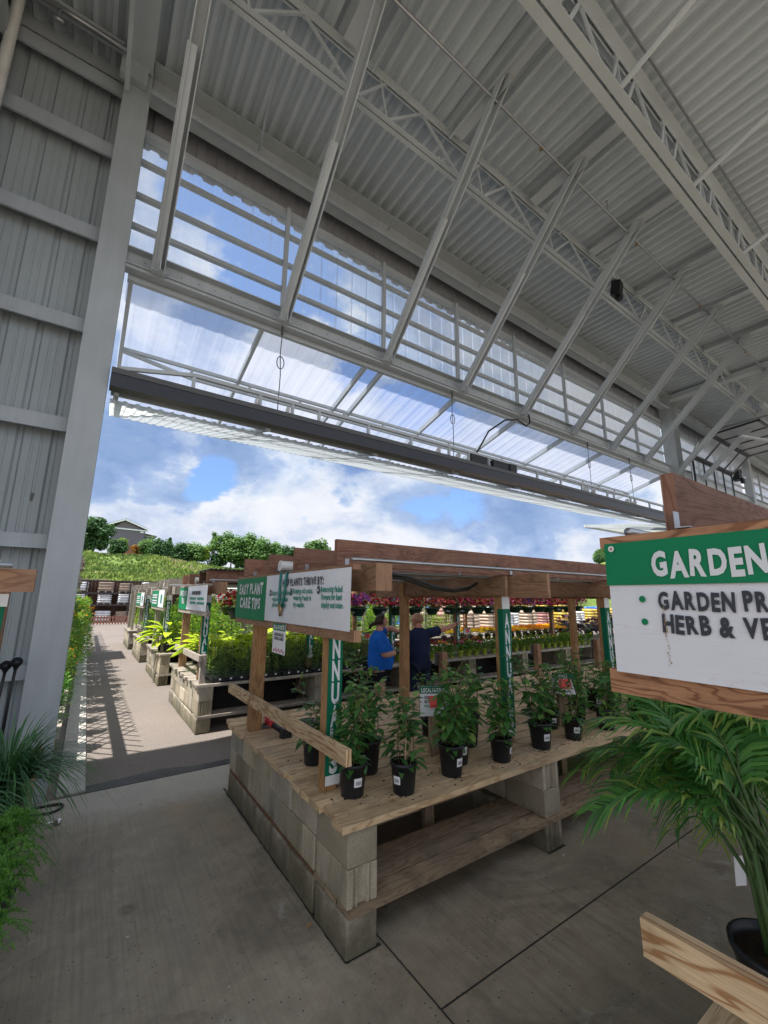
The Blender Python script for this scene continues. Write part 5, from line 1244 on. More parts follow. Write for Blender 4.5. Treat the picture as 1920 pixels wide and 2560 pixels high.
grass('fountain_grass', 'darker fountain grass tuft left of the big one at the picture edge', -0.50, 3.20, .62, 520, (.38, .60), M['grassleaf'], 8, 1.1, .010)
def fern(lab, x, y, z, n, R_, seed, H=.3, mat='fernleaf'):
    rd = random.Random(seed); r = thing('asparagus_fern', lab, 'fern', (x, y, z), 'ferns on the left bench')
    pot_parts(r, .08, .10, .15, M['blackpot'], False, x, y, z); m = MB(); st = MB()
    for k in range(n):
        a = rd.uniform(0, 6.28); L_ = R_ * rd.uniform(.5, 1); up = rd.uniform(.3, 1.2); b = Vector((x, y, z + .13)); P = []
        for q in range(8):
            t = q / 7; P.append(b + Vector((math.cos(a) * L_ * t, math.sin(a) * L_ * t, H * up * (t * 1.7 - 1.5 * t * t))))
        st.tube(P, .0012, 3)
        for q in range(120):
            t = rd.uniform(.06, 1) * 6.99; i = int(t); p = P[i].lerp(P[i + 1], t - i); e = rd.uniform(0, 6.28); d = Vector((math.cos(e), math.sin(e), rd.uniform(-.4, .7))).normalized(); l = rd.uniform(.012, .034) * (1.2 - t / 9)
            sx = d.cross(Vector((0, 0, 1))).normalized() * .0021
            m.tri(p - sx, p + sx, p + d * l)
            pp = p + d * l * .5; e2 = d.cross(sx).normalized(); m.tri(pp - sx * .7, pp + sx * .7, pp + (d + e2 * .8).normalized() * l * .6); m.tri(pp - sx * .7, pp + sx * .7, pp + (d - e2 * .8).normalized() * l * .6)
    st.build('stem', M['gstem'], r); m.build('foliage', M[mat], r); return r
for i, (x, y, z, n_, R_, lab) in enumerate(((-.25, 2.85, .62, 95, .27, 'feathery fern spilling over the left bench edge below the grass'), (-.38, 2.60, .62, 100, .30, 'bright feathery fern at the left picture edge'), (-.20, 2.45, .62, 80, .24, 'lower feathery fern hanging at the bench corner'), (-.55, 2.80, .62, 80, .28, 'feathery fern behind the bright one'), (-.26, 2.15, .62, 80, .26, 'feathery fern nearest the viewer at the left'))): fern(lab, x, y, z, n_, R_, 20 + i)

# ---------------------------------------------------------------- seedling trays on the second bench
rd = random.Random(31)
def tray(seed):
    r_ = random.Random(seed); r = thing('seedling_tray', 'tray', 'seedling tray', (0, 0, 0), 'seedling trays on the second bench')
    m = MB(); W_, D_, H_ = .265, .27, .06
    for (x0, x1, y0, y1) in ((-W_, W_, -D_, -D_ + .006), (-W_, W_, D_ - .006, D_), (-W_, -W_ + .006, -D_, D_), (W_ - .006, W_, -D_, D_)): m.box(x0, x1, y0, y1, .002, H_)
    m.box(-W_, W_, -D_, D_, .002, .012); m.box(-W_ + .01, W_ - .01, -D_ + .01, D_ - .01, .04, .05)
    for k in range(1, 4): m.box(-W_ + k * .1325 - .003, -W_ + k * .1325 + .003, -D_ - .002, D_, .01, H_ + .004)
    m.build('tray', M['blackpot'], r)
    m = MB()
    for k in range(3): xx = -.17 + k * .16; m.box(xx, xx + .03, -D_ - .004, -D_ - .001, .035, .058)
    m.build('label', M['label'], r)
    st, lf = MB(), MB()
    for k in range(46):
        x, y = r_.uniform(-.25, .25), r_.uniform(-.25, .25); h = r_.uniform(.26, .48); lx, ly = r_.uniform(-.05, .05), r_.uniform(-.05, .05)
        st.tube([(x, y, .05), (x + lx * .4, y + ly * .4, .05 + h * .5), (x + lx, y + ly, .05 + h)], .0025, 3)
        for q in range(15):
            t = r_.uniform(.15, 1.0); a = r_.uniform(0, 6.28); p = Vector((x + lx * t, y + ly * t, .05 + h * t)); d = Vector((math.cos(a), math.sin(a), r_.uniform(-.3, .9))); l = r_.uniform(.025, .055)
            lf.leaf(p, d, (0, 0, 1), l, l * .32, .1, .3)
    st.build('stems', M['gstem'], r); lf.build('foliage', M['seed'], r)
    return r
TR = [tray(1), tray(2), tray(3)]
TX = [1.94 + i * .545 for i in range(6)]
rown = ['front row', 'second row']; n_ = 0
for j, y in enumerate((7.17, 7.72)):
    for i, x in enumerate(TX):
        lab = f'black tray of leggy green seedlings, {["aisle-end", "second", "third", "fourth", "fifth", "sixth"][i]} in the {rown[j]} of the second bench'
        k = n_ % 3
        if n_ < 3: TR[k].location = (x, y, .66); TR[k]['label'] = lab; KIDS[TR[k].name] = [(c, list(c.children)) for c in TR[k].children]
        else: dup(TR[k], (x, y, .66), rd.choice((0, 0, 3.1416)) if j else 0, rd.uniform(.94, 1.05), lab)
        n_ += 1
# ---------------------------------------------------------------- generic potted plants by prototype
def potted(name, cat, group, pot, leafmat, style, seed, flowers=None, H=.28, Rr=.14, nl=150, ls=(.04, .07), fl=(14, .03)):
    r_ = random.Random(seed); r = thing(name, cat, cat, (0, 0, 0), group)
    if pot: pot_parts(r, pot[0], pot[1], pot[2], pot[3], len(pot) > 4, n=14)
    z0 = pot[2] - .02 if pot else 0; lf = MB(); st = MB()
    if style == 'hosta':
        for k in range(nl):
            a = r_.uniform(0, 6.28); L_ = r_.uniform(*ls); el = r_.uniform(.35, 1.25); d = Vector((math.cos(a) * math.cos(el), math.sin(a) * math.cos(el), math.sin(el))); b = Vector((.02 * math.cos(a), .02 * math.sin(a), z0)); e = b + d * H * r_.uniform(.45, .9)
            st.tube([b, e], .004, 4); dd = (d + Vector((0, 0, -.55))).normalized(); lf.leaf(e, dd, d.cross(Vector((-d.y, d.x, 0))) * -1 + Vector((0, 0, 1)), L_, L_ * .55, .16, .8)
    else:
        for k in range(nl):
            a = r_.uniform(0, 6.28); u = r_.random(); rad = Rr * math.sqrt(r_.random()) * (1.0 if style == 'ball' else 1 - .5 * u); zz = z0 + H * u
            if style == 'ball': rad *= math.sqrt(max(0.05, 1 - (2 * u - 1) ** 2)) * 1.2
            p = Vector((rad * math.cos(a), rad * math.sin(a), zz)); e = a + r_.uniform(-1.2, 1.2); d = Vector((math.cos(e), math.sin(e), r_.uniform(-.3, 1.0))); L_ = r_.uniform(*ls); lf.leaf(p, d, (0, 0, 1), L_, L_ * .5, .12, .4)
        for k in range(7):
            a = r_.uniform(0, 6.28); q = Rr * .6 * r_.random(); st.tube([(0, 0, z0), (q * math.cos(a), q * math.sin(a), z0 + H * .85)], .0035, 4)
    st.build('stem', M['gstem'], r); lf.build('foliage', M[leafmat], r, smooth=True)
    if flowers:
        for fc in set(flowers):
            fm = MB()
            for k in range(max(1, fl[0] // len(set(flowers)))):
                a = r_.uniform(0, 6.28); rad = Rr * math.sqrt(r_.random()) * 1.05; up = z0 + H * (r_.uniform(.85, 1.12) if style != 'trail' else r_.uniform(.25, 1.1)); c = Vector((rad * math.cos(a), rad * math.sin(a), up)); nrm = Vector((rad * math.cos(a) * 3, rad * math.sin(a) * 3, .6)).normalized()
                sx = nrm.cross(Vector((0.1, 0, 1))).normalized(); sy = nrm.cross(sx)
                for q in range(6):
                    t = q * 1.047; dd = sx * math.cos(t) + sy * math.sin(t); fm.leaf(c, (dd + nrm * .35), nrm, fl[1], fl[1] * .85, .1, .2)
            fm.build('blossoms', M[fc], r)
    return r
def reg(o): KIDS[o.name] = [(c, list(c.children)) for c in o.children]; return o
FIRST = {}
def put(proto, x, y, z, rz, sc, label):
    if proto.name not in FIRST:
        reg(proto); FIRST[proto.name] = 1; proto.location = (x, y, z); proto.scale = (sc, sc, sc); proto['label'] = label; proto.rotation_euler = (0, 0, rz); return proto
    return dup(proto, (x, y, z), rz, sc, label)
rd = random.Random(5)
ordn = ['first', 'second', 'third', 'fourth', 'fifth', 'sixth', 'seventh', 'eighth', 'ninth', 'tenth', 'eleventh', 'twelfth', 'thirteenth', 'fourteenth', 'fifteenth', 'sixteenth', 'seventeenth', 'eighteenth', 'nineteenth', 'twentieth', 'twenty-first', 'twenty-second', 'twenty-third', 'twenty-fourth', 'twenty-fifth', 'twenty-sixth', 'twenty-seventh', 'twenty-eighth', 'twenty-ninth', 'thirtieth']
limep = (.052, .066, .12, M['limepot'])
ZN = [potted('potted_zinnia', 'potted flower', 'zinnias in lime pots on the second bench', limep, 'bench_green', 'bush', 40 + i, f, .21, .145, 130, (.045, .07), (10, .034)) for i, f in enumerate((['red', 'pink'], ['coralf', 'orange'], ['pink', 'red']))]
GZ = [potted('potted_seedling', 'potted plant', 'leafy plants in lime pots on the second bench', limep, 'bench_green', 'bush', 50 + i, (['yellow'] if i else None), .21, .15, 140, (.05, .08), (3, .028)) for i in range(2)]
for j, y in enumerate((7.08, 7.42)):
    for i in range(29):
        x = 5.30 + i * .27 + j * .13
        if x > 12.3: break
        wh = ['front', 'second'][j]
        if x < 8.0: put(ZN[(i + j) % 3], x + rd.uniform(-.02, .02), y + rd.uniform(-.02, .02), .66, rd.uniform(0, 6), rd.uniform(.9, 1.08), f'blooming zinnia in a lime pot, {ordn[i]} from the trays, {wh} row')
        else: put(GZ[(i + j) % 2], x + rd.uniform(-.02, .02), y + rd.uniform(-.02, .02), .66, rd.uniform(0, 6), rd.uniform(.9, 1.08), f'leafy plant without much bloom in a lime pot, {ordn[i]} along the {wh} row')
VI = potted('potted_violet', 'potted flower', 'violet spikes behind the zinnias', (.06, .075, .13, M['blackpot']), 'bench_green', 'bush', 61, ['violet', 'pink'], .20, .14, 90, (.04, .06), (16, .02))
MG = [potted('potted_marigold', 'potted flower', 'marigolds at the back of the second bench', (.06, .075, .12, M['blackpot']), 'bench_green', 'bush', 63 + i, [f], .15, .18, 70, (.03, .05), (40, .05)) for i, f in enumerate(('orange', 'yellow'))]
for i in range(9): put(VI, 5.3 + i * .33, 7.85 + rd.uniform(-.05, .05), .66, rd.uniform(0, 6), 1, f'violet and pink spiky flower, {ordn[i]} behind the zinnias')
for j, y in enumerate((8.35, 8.75)):
    for i in range(15):
        x = 7.9 + i * .34 + j * .1; yel = (1 if (i < 6 and j == 0) or (i % 5 == 3) else 0)
        put(MG[yel], x, y + rd.uniform(-.04, .04), .80, rd.uniform(0, 6), rd.uniform(.95, 1.15), f'{"yellow" if yel else "orange"} marigold, {ordn[i]} from the left in the {["nearer", "rear"][j]} marigold row')
HO = [potted('potted_hosta', 'potted plant', 'lime hostas on the second bench', (.09, .11, .17, M['blackpot']), 'lime', 'hosta', 70 + i, None, .42, .2, 34, (.17, .27)) for i in range(2)]
k = 0
for j, y in enumerate((8.25, 8.7, 9.1)):
    for i in range(9):
        x = 1.9 + i * .42 + (j % 2) * .2
        put(HO[k % 2], x, y + rd.uniform(-.05, .05), .66, rd.uniform(0, 6), rd.uniform(.85, 1.15), f'lime yellow hosta, {ordn[i]} from the aisle in {["the front", "the middle", "the rear"][j]} hosta row'); k += 1
PU = [potted('purple_plant', 'potted plant', 'dark purple plants on the second bench', (.09, .11, .17, M['blackpot']), 'purple', 'hosta', 80 + i, f, .46, .25, 44, (.16, .26), (5, .04)) for i, f in enumerate((None, ['red']))]
for i in range(13): put(PU[i % 2], 13.0 + i * .42, 8.3 + .3 * (i % 3), .66, rd.uniform(0, 6), rd.uniform(.9, 1.2), f'dark purple broad-leaved plant, {ordn[i]} to the right of the marigolds')
BK = []
for i, f in enumerate((['red'], ['pink', 'violet'], ['red', 'pink'], ['coralf', 'red'])):
    b = potted('hanging_basket', 'hanging basket', 'flower baskets hanging over the second bench', (.10, .165, .15, M['greenpot'], 1), 'dleaf', 'trail', 90 + i, f, .27, .27, 170, (.035, .06), (90, .038))
    m = MB()
    for q in range(3): a = q * 2.094; m.tube([(.16 * math.cos(a), .16 * math.sin(a), .15), (0, 0, .50)], .0025, 4)
    m.tube([(0, 0, .50), (0, 0, .545), (.012, 0, .56)], .003, 4); m.build('hanger', M['rubber'], b); BK.append(b)
seq = [0, 1, 0, 1, 2, 1, 3, 2, 0, 3, 3, 2, 0, 1, 2, 3, 1, 2, 0, 3, 2, 1, 0]
for i in range(22): put(BK[seq[i]], 2.05 + i * .46 + rd.uniform(-.05, .05), 7.12, 1.575 + rd.uniform(-.01, .01), rd.uniform(0, 6), rd.uniform(.93, 1.05), f'red, pink or violet flower basket, {ordn[i]} from the aisle in the front hanging row')
for i in range(16): put(BK[seq[-i - 1]], 2.35 + i * .6, 8.82, 1.565, rd.uniform(0, 6), 1, f'flower basket, {ordn[i]} from the aisle in the rear hanging row')
# benches 3 - 5 greenery
G3 = [potted('leafy_shrub', 'shrub', 'leafy shrubs on the far benches', (.11, .13, .2, M['blackpot']), mt_, 'bush', 110 + i, None, H_, .32, 430, (.05, .10)) for i, (mt_, H_) in enumerate((('bench_green', .75), ('shrub', .95), ('bench_green', .6)))]
k = 0
for b_, (y0, nm) in enumerate(((10.95, 'third'), (14.95, 'fourth'), (18.7, 'fifth'))):
    for j in range(4):
        for i in range(11):
            if b_ == 0 and j == 0 and i == 0: continue
            x = 1.85 + i * (.62 if i < 5 else .9) + (j % 2) * .2; y = y0 + .3 + j * .58
            put(G3[k % 3], x, y, .66, rd.uniform(0, 6), rd.uniform(.8, 1.15), f'green shrub in a black pot on the {nm} bench, {ordn[i]} plant of the {["front", "second", "third", "rear"][j]} row'); k += 1
put(HO[0], 1.72, 11.18, .62, 2.1, 1.35, 'large lime yellow hosta with drooping leaves at the corner of the third bench')
put(HO[1], 1.62, 11.55, .62, 4.0, 1.1, 'lime hosta behind the drooping one on the third bench corner')
# hedge along the left kerb
HG = [potted('hedge_plant', 'shrub', 'potted hedge plants along the left kerb', (.11, .13, .2, M['blackpot']), mt_, 'bush', 130 + i, f, H_, .34, 520, (.05, .10), (10, .03)) for i, (mt_, H_, f) in enumerate((('shrub', 1.05, None), ('shrub', .85, ['orange']), ('fernleaf', .55, None)))]
for i in range(20):
    y = 6.3 + i * .72; sc = 1.0 if i > 5 else (.62, .62, .55, .58, .66, .8)[i]
    put(HG[2 if i in (0, 1) else (0 if i % 3 else 1)], -.20 + rd.uniform(-.05, .05) + (.06 if i > 3 else 0), y, .42, rd.uniform(0, 6), sc * rd.uniform(1.05, 1.2), f'bushy green and amber hedge plant, {ordn[i]} from the white column along the kerb')
for i in range(5):
    put(HG[i % 2], -.45 + rd.uniform(-.03, .05), 11.2 + i * 1.5, .42, rd.uniform(0, 6), rd.uniform(1.25, 1.4), f'taller hedge shrub behind the front row, {ordn[i]} from the white column')

# ==================================================================== BACKGROUND YARD
RK = thing('storage_rack', 'long dark storage rack of wrapped pallets at the far end of the yard', 'rack', (10, 38.5, 0))
m = MB(); x = -6.0; prof = []
while x < 60: prof += [(x, 0), (x + .06, .03), (x + .12, .03), (x + .18, 0)]; x += .24
for px, pd in prof: m.v += [(px, 39.3 + pd, 0.0), (px, 39.3 + pd, 3.0)]
for i in range(len(prof) - 1): m.face((2 * i, 2 * i + 1, 2 * i + 3, 2 * i + 2))
m.build('backing', M['rackwood'], RK)
m = MB()
for z in (1.24, 2.10): m.bar((-6, 38.0, z), (60, 38.0, z), .06, .12); m.bar((-6, 39.1, z), (60, 39.1, z), .06, .12)
m.bar((-6, 39.2, 3.04), (60, 39.2, 3.0), .12, .10)
m.build('beam', M['rackpost'], RK)
x = -5.6
while x < 60: m = MB(); m.bar((x, 38.0, 0), (x, 38.0, 3.0), .09, .09); m.bar((x, 39.1, 0), (x, 39.1, 3.0), .09, .09); m.build('upright', M['rackpost'], RK); x += 2.75
def pallet(mat, w_, d_, h_, name, cat, group, layers=5, seed=1, base=True):
    r_ = random.Random(seed); r = thing(name, cat, cat, (0, 0, 0), group); m = MB(); zz = .12; lh = (h_ - .12) / layers
    for k in range(layers):
        nx_ = max(1, int(w_ / .55))
        for i in range(nx_):
            cx_ = -w_ / 2 + (i + .5) * w_ / nx_; hw = w_ / nx_ / 2 * .98; ns = 10; c0 = len(m.v)
            ox, oy = r_.uniform(-.02, .02), r_.uniform(-.02, .02)
            for q in range(ns):                        # pillow-shaped bag cross section swept over depth
                t = 2 * math.pi * q / ns
                for yy in (-d_ / 2, -d_ / 2 + .06, d_ / 2 - .06, d_ / 2):
                    e = .72 if abs(yy) > d_ / 2 - .01 else 1.0
                    m.v.append((cx_ + ox + hw * e * math.copysign(abs(math.cos(t)) ** .5, math.cos(t)), yy + oy, zz + lh / 2 + lh * .52 * e * math.copysign(abs(math.sin(t)) ** .6, math.sin(t))))
            for q in range(ns):
                q2 = (q + 1) % ns
                for s_ in range(3): m.face((c0 + q * 4 + s_, c0 + q2 * 4 + s_, c0 + q2 * 4 + s_ + 1, c0 + q * 4 + s_ + 1))
            m.face([c0 + q * 4 for q in reversed(range(ns))]); m.face([c0 + q * 4 + 3 for q in range(ns)])
        zz += lh
    m.build('goods', mat, r, smooth=True)
    m = MB()
    for xx in (-w_ / 2 + .04, -.04, w_ / 2 - .12): m.box(xx, xx + .08, -d_ / 2, d_ / 2, 0, .09)
    m.box(-w_ / 2, w_ / 2, -d_ / 2, -d_ / 2 + .09, .09, .115); m.box(-w_ / 2, w_ / 2, d_ / 2 - .09, d_ / 2, .09, .115); m.build('pallet', M['greywood'], r)
    return r
PW = [pallet(M['wrap'], 1.0, .9, .78, 'wrapped_pallet', 'pallet', 'wrapped pallets on the far rack', 4, 1), pallet(M['wrapbrown'], 1.0, .9, .74, 'paver_pallet', 'pallet', 'wrapped pallets on the far rack', 6, 2)]
k = 0
for j, z in enumerate((0.0, 1.30, 2.16)):
    for i in range(22):
        x = -3.3 + i * 1.42 + (.12 if i % 2 else 0)
        if rd.random() < .12 and i > 5: continue
        put(PW[1 if (j == 0 and i in (4, 8, 13)) or rd.random() < .10 else 0], x, 38.5, z, 0, rd.uniform(.92, 1.05), f'plastic-wrapped pallet, {ordn[i]} from the left on the {["ground", "middle", "top"][j]} level of the far rack'); k += 1
PF = thing('picket_fence', 'low brown picket fence closing the far end of the aisle', 'fence', (1, 34.5, 0))
m = MB(); x = 0.2
while x < 3.4: m.box(x, x + .09, 34.5, 34.53, .04, .60); x += .17
m.build('pickets', M['fencewood'], PF)
m = MB()
for z in (.14, .44): m.box(.15, 3.45, 34.53, 34.57, z, z + .10)
m.build('rail', M['fencewood'], PF)
CR = thing('plastic_rack', 'pale stacked plastic rack leaning out beside the left hedge', 'rack', (-.75, 17, 0))
for kk, (z, a) in enumerate(((2.05, .15), (2.35, -.2), (2.7, .25), (2.95, -.15))):
    m = MB()
    for q in range(6): m.obox((-.45, 16.0 + q * .4, z + .12), (.22, 0, .06 * (1 if a > 0 else -1)), (0, .03, 0), (0, 0, .10))
    m.obox((-.45, 17.0, z), (.26, 0, a * .2), (0, 1.15, 0), (-a * .02, 0, .018)); m.build('shelf', M['greywood'], CR)
m = MB()
for y in (15.9, 18.1): m.box(-.72, -.66, y, y + .06, 0, 3.05)
m.build('upright', M['greywood'], CR)
# bagged goods in the yard to the right, wood racks behind
BG = [pallet(M[c], 1.15, 1.0, h_, 'bagged_pallet', 'pallet', 'pallets of bagged soil in the yard', 6, 5 + i) for i, (c, h_) in enumerate((('bagblue', 1.2), ('bagyellow', 1.25), ('bagwhite', 1.1), ('bagtan', 1.2), ('bagpink', 1.15)))]
cn = ['blue', 'yellow', 'white', 'tan', 'rose pink']
pat = [3, 1, 2, 0, 2, 4, 0, 3, 2, 1, 3, 0, 4, 0, 2, 3, 0, 1]
for j, (yb, x0) in enumerate(((17.5, 14.2), (24.0, 14.5), (30.0, 16.0))):
    for i in range(18):
        c_ = pat[(i * 5 + j * 3) % 18]
        put(BG[c_], x0 + i * 1.75, yb + rd.uniform(-.2, .2), 0, rd.uniform(-.06, .06), 1, f'pallet stacked with {cn[c_]} bags, {ordn[i]} from the left in the {["nearest", "middle", "far"][j]} yard row')
WF = thing('board_fence', 'tall reddish vertical board fence beyond the yard pallets', 'fence', (30, 36, 0))
m = MB(); x = 10.0
while x < 60: m.box(x, x + .13, 36.3, 36.34, 0, 2.35 + .05 * math.sin(x * 9)); x += .15
m.build('boards', M['headwood'], WF)
# house on the hill
HS2 = thing('hill_house', 'grey sided house with white trimmed gable on top of the hill', 'house', (8, 155, 12))
yh = 155.0; sc = yh / 80.0
def hp(x, z): return (x * sc, (z - 1.92) * sc + 1.92)
(xl, zb), (xr, zt) = hp(2.1, 9.0), hp(6.62, 12.62)
m = MB(); m.box(xl, xr, yh, yh + 16, zb - 4, zt); m.build('wall', M['siding'], HS2)
px, pz = hp(3.4, 14.05); ex0, ez = hp(1.0, 12.95); ex1, _ = hp(7.0, 12.75)
m = MB(); m.v = [(xl, yh - .1, zt), (xr, yh - .1, zt), (px + (xr - xl) * .06, yh - .1, pz)]; m.face((0, 1, 2)); m.v += [(xl, yh + 16, zt), (xr, yh + 16, zt), (px + 1, yh + 16, pz)]; m.face((5, 4, 3)); m.build('gable', M['siding2'], HS2)
m = MB(); pr = Vector((px + (xr - xl) * .06, 0, pz + .15))
for (ea, eb) in ((ex0, ez), (ex1, ez - .3)):
    a = Vector((pr.x, yh + 7.7, pr.z)); b = Vector((ea, yh + 7.7, eb)); d = (b - a) / 2; m.obox((a + b) / 2 + Vector((0, 0, .2)), d, (0, 8.6, 0), (0, 0, .13))
m.build('roof', M['shingle'], HS2)
m = MB()
for (ea, eb) in ((ex0, ez), (ex1, ez - .3)): m.bar((pr.x, yh - .9, pr.z - .05), (ea, yh - .9, eb - .05), .12, .45)
m.bar((xl, yh - .2, zt + .05), (ex1, yh - .2, zt - .15), .25, .40); m.box(xr - 1.3, xr - .3, yh - .25, yh - .1, zt - .9, zt - .45); m.build('trim', M['trim'], HS2)
m = MB(); m.box(xl - .1, xr + .1, yh - .15, yh + 2, hp(0, 9.95)[1] - 4, hp(0, 9.95)[1]); m.build('brick_base', M['brick'], HS2)
ax0, az = hp(6.62, 11.6); ax1, _ = hp(8.1, 11.6)
AX = MB(); AX.box(ax0, ax1, yh + 3, yh + 14, zb - 4, az + .3); AX.build('annex_wall', M['siding'], HS2)
m = MB(); m.obox(((ax0 + ax1) / 2 + .2, yh + 8, az + .9), ((ax1 - ax0) / 2 + .7, 0, -.35), (0, 6.5, 0), (0, 0, .15)); m.build('annex_roof', M['shingle'], HS2)
m = MB(); m.box(ax0 + .5, ax1 - .6, yh + 2.9, yh + 3.02, az - .9, az + .1); m.build('window', M['window'], HS2)
m = MB(); m.bar((ax0, yh + 2.7, az + .6), (ax1 + .4, yh + 2.7, az + .35), .2, .3); m.build('annex_trim', M['trim'], HS2)
# trees
def tree(seed, mat, H=8.0, Rr=3.0, nl=3800, style='round', trunk=.3):
    r_ = random.Random(seed); r = thing('tree', 'tree', 'tree', (0, 0, 0), 'trees along the hill crest')
    tk, cr = MB(), MB(); zt = H * (trunk if style != 'conifer' else .1)
    tk.tube([(0, 0, -.6), (.05, 0, H * .3), (0.0, .1, H * .65)], .2, 8, rs=[.045 * H * .5, .03 * H * .5, .01 * H * .5])
    blobs = []
    if style == 'conifer':
        for k in range(26):
            t = k / 25; rad = Rr * (1 - t) * r_.uniform(.8, 1.1) + .1
            for q in range(6): a = r_.uniform(0, 6.28); blobs.append((Vector((rad * .6 * math.cos(a), rad * .6 * math.sin(a), zt + (H - zt) * t)), rad * .45 + .1))
    else:
        nb = 26
        for k in range(nb):
            a = r_.uniform(0, 6.28); u = r_.uniform(-1, 1) ; e = r_.uniform(.35, 1) ** .6; c = Vector((Rr * .75 * e * math.sqrt(1 - u * u * .8) * math.cos(a), Rr * .75 * e * math.sqrt(1 - u * u * .8) * math.sin(a), zt + (H - zt) * (.5 + .40 * u * e)))
            blobs.append((c, Rr * r_.uniform(.28, .5) * (.75 if style == 'airy' else 1)))
            if k % 2 == 0: tk.tube([(0, 0, H * r_.uniform(.2, .45)), tuple(c * .55 + Vector((0, 0, H * .18))), tuple(c)], .05, 5, rs=[.014 * H, .008 * H, .003 * H])
    for k in range(nl):
        c, q = r_.choice(blobs); d = Vector((r_.gauss(0, 1), r_.gauss(0, 1), r_.gauss(0, 1))).normalized(); p = c + d * q * (r_.random() ** .4) * Vector((1, 1, .75)).length / 1.6
        a = r_.uniform(0, 6.28); dd = Vector((math.cos(a), math.sin(a), r_.uniform(-.5, .4))); l = r_.uniform(.34, .66) * (H / 8) ** .5 * (.75 if style == 'airy' else 1)
        sx = dd.cross((d + Vector((0, 0, .6))).normalized()).normalized() * l * .45; cr.v += [tuple(p - dd * l * .5), tuple(p + sx), tuple(p + dd * l * .5), tuple(p - sx)]; i = len(cr.v) - 4; cr.face((i, i + 1, i + 2, i + 3))
    tk.build('trunk', M['bark'], r); cr.build('crown', M[mat], r)
    return r
TP = {'A': tree(1, 'treeA', 10, 3.7, 7000, trunk=.12), 'B': tree(2, 'treeB', 9, 4.3, 7000, trunk=.14), 'B2': tree(3, 'treeB', 6, 3.4, 5200, trunk=.04), 'C': tree(4, 'treeC', 5, 1.9, 2200, trunk=.15), 'D': tree(5, 'treeD', 3.2, 1.2, 1300, trunk=.3), 'E': tree(6, 'treeA', 5, 1.3, 2200, 'conifer'), 'F': tree(7, 'treeB', 8, 2.2, 1500, 'airy', .35), 'G': tree(8, 'treeA', 5, 3.4, 5200, trunk=.02)}
TH = {'A': 10, 'B': 9, 'B2': 6, 'C': 5, 'D': 3.2, 'E': 5, 'F': 8, 'G': 5}
yt = 124.0; s_ = yt / 66.0
tl = [('A', -.05, 7.2, 12.9, 'large dark leafy tree beside the white column and grey house'), ('A', -1.6, 7.2, 12.6, 'dark tree mostly hidden behind the white column'), ('C', 2.9, 7.4, 9.6, 'yellow-green young tree in front of the grey house'), ('G', 2.3, 7.2, 8.9, 'dark bush at the foot of the big dark tree'),
      ('D', 4.7, 7.3, 8.8, 'small orange-red tree before the brick base of the house'), ('E', 7.3, 8.2, 9.9, 'small conifer right of the grey house'), ('E', 8.7, 7.9, 10.1, 'pointed conifer between the round bushes'), ('B2', 6.2, 7.2, 9.7, 'mid green bush just right of the orange tree'),
      ('G', 7.4, 6.7, 9.3, 'round dark bush standing forward on the slope'), ('G', 10.4, 6.9, 9.6, 'wide dark shrub left half of the hedge-like row'), ('B2', 12.0, 6.7, 9.7, 'wide green shrub right half of the hedge-like row'), ('F', 14.6, 7.6, 11.9, 'tall thin airy tree with gaps in its crown'),
      ('C', 13.5, 6.3, 9.1, 'yellow-green tree before the thin airy tree'), ('B', 17.3, 6.1, 11.5, 'large round green tree right of the airy one'), ('B', 20.6, 6.1, 11.6, 'large light green tree at the right end of the group'), ('G', 15.2, 6.0, 8.4, 'low dark bush below the thin airy tree'), ('B', 23.6, 6.2, 10.6, 'green tree peeking over the brown rafters'),
      ('A', 27.0, 7.0, 11.0, 'dark tree top seen just above the brown rafters'), ('B', 31.5, 7.4, 11.7, 'tree top beyond the rafters farther right'), ('B2', 18.8, 6.0, 8.6, 'bush under the two large green trees'), ('G', 9.3, 6.8, 8.9, 'small dark bush left of the shrub row')]
for k, x, zb_, zt_, lab in tl:
    X = x * s_; Y = yt + (3 if k == 'A' else 0) - (8 if 'forward' in lab or 'foot' in lab else 0); Zb = (zb_ - 1.92) * s_ + 1.92; h = (zt_ - zb_) * s_
    put(TP[k], X, Y, min(Zb, hill_z(X, Y) + .3) if True else Zb, rd.uniform(0, 6), ((zt_ - 1.92) * s_ + 1.92 - min(Zb, hill_z(X, Y) + .3)) / TH[k] * .96, lab)
for i, (x, y, k) in enumerate(((236, 128, 'B2'), (243, 130, 'B'), (232, 124, 'G'), (226, 122, 'G'))):
    put(TP[k], x, y, hill_z(x * 1.0, y), rd.uniform(0, 6), 1.0, ['round bush on the distant hill at the right above the rafters', 'green tree on the distant right hill crest', 'dark bush low on the distant right hill', 'small dark bush at the left end of the distant right hill'][i])

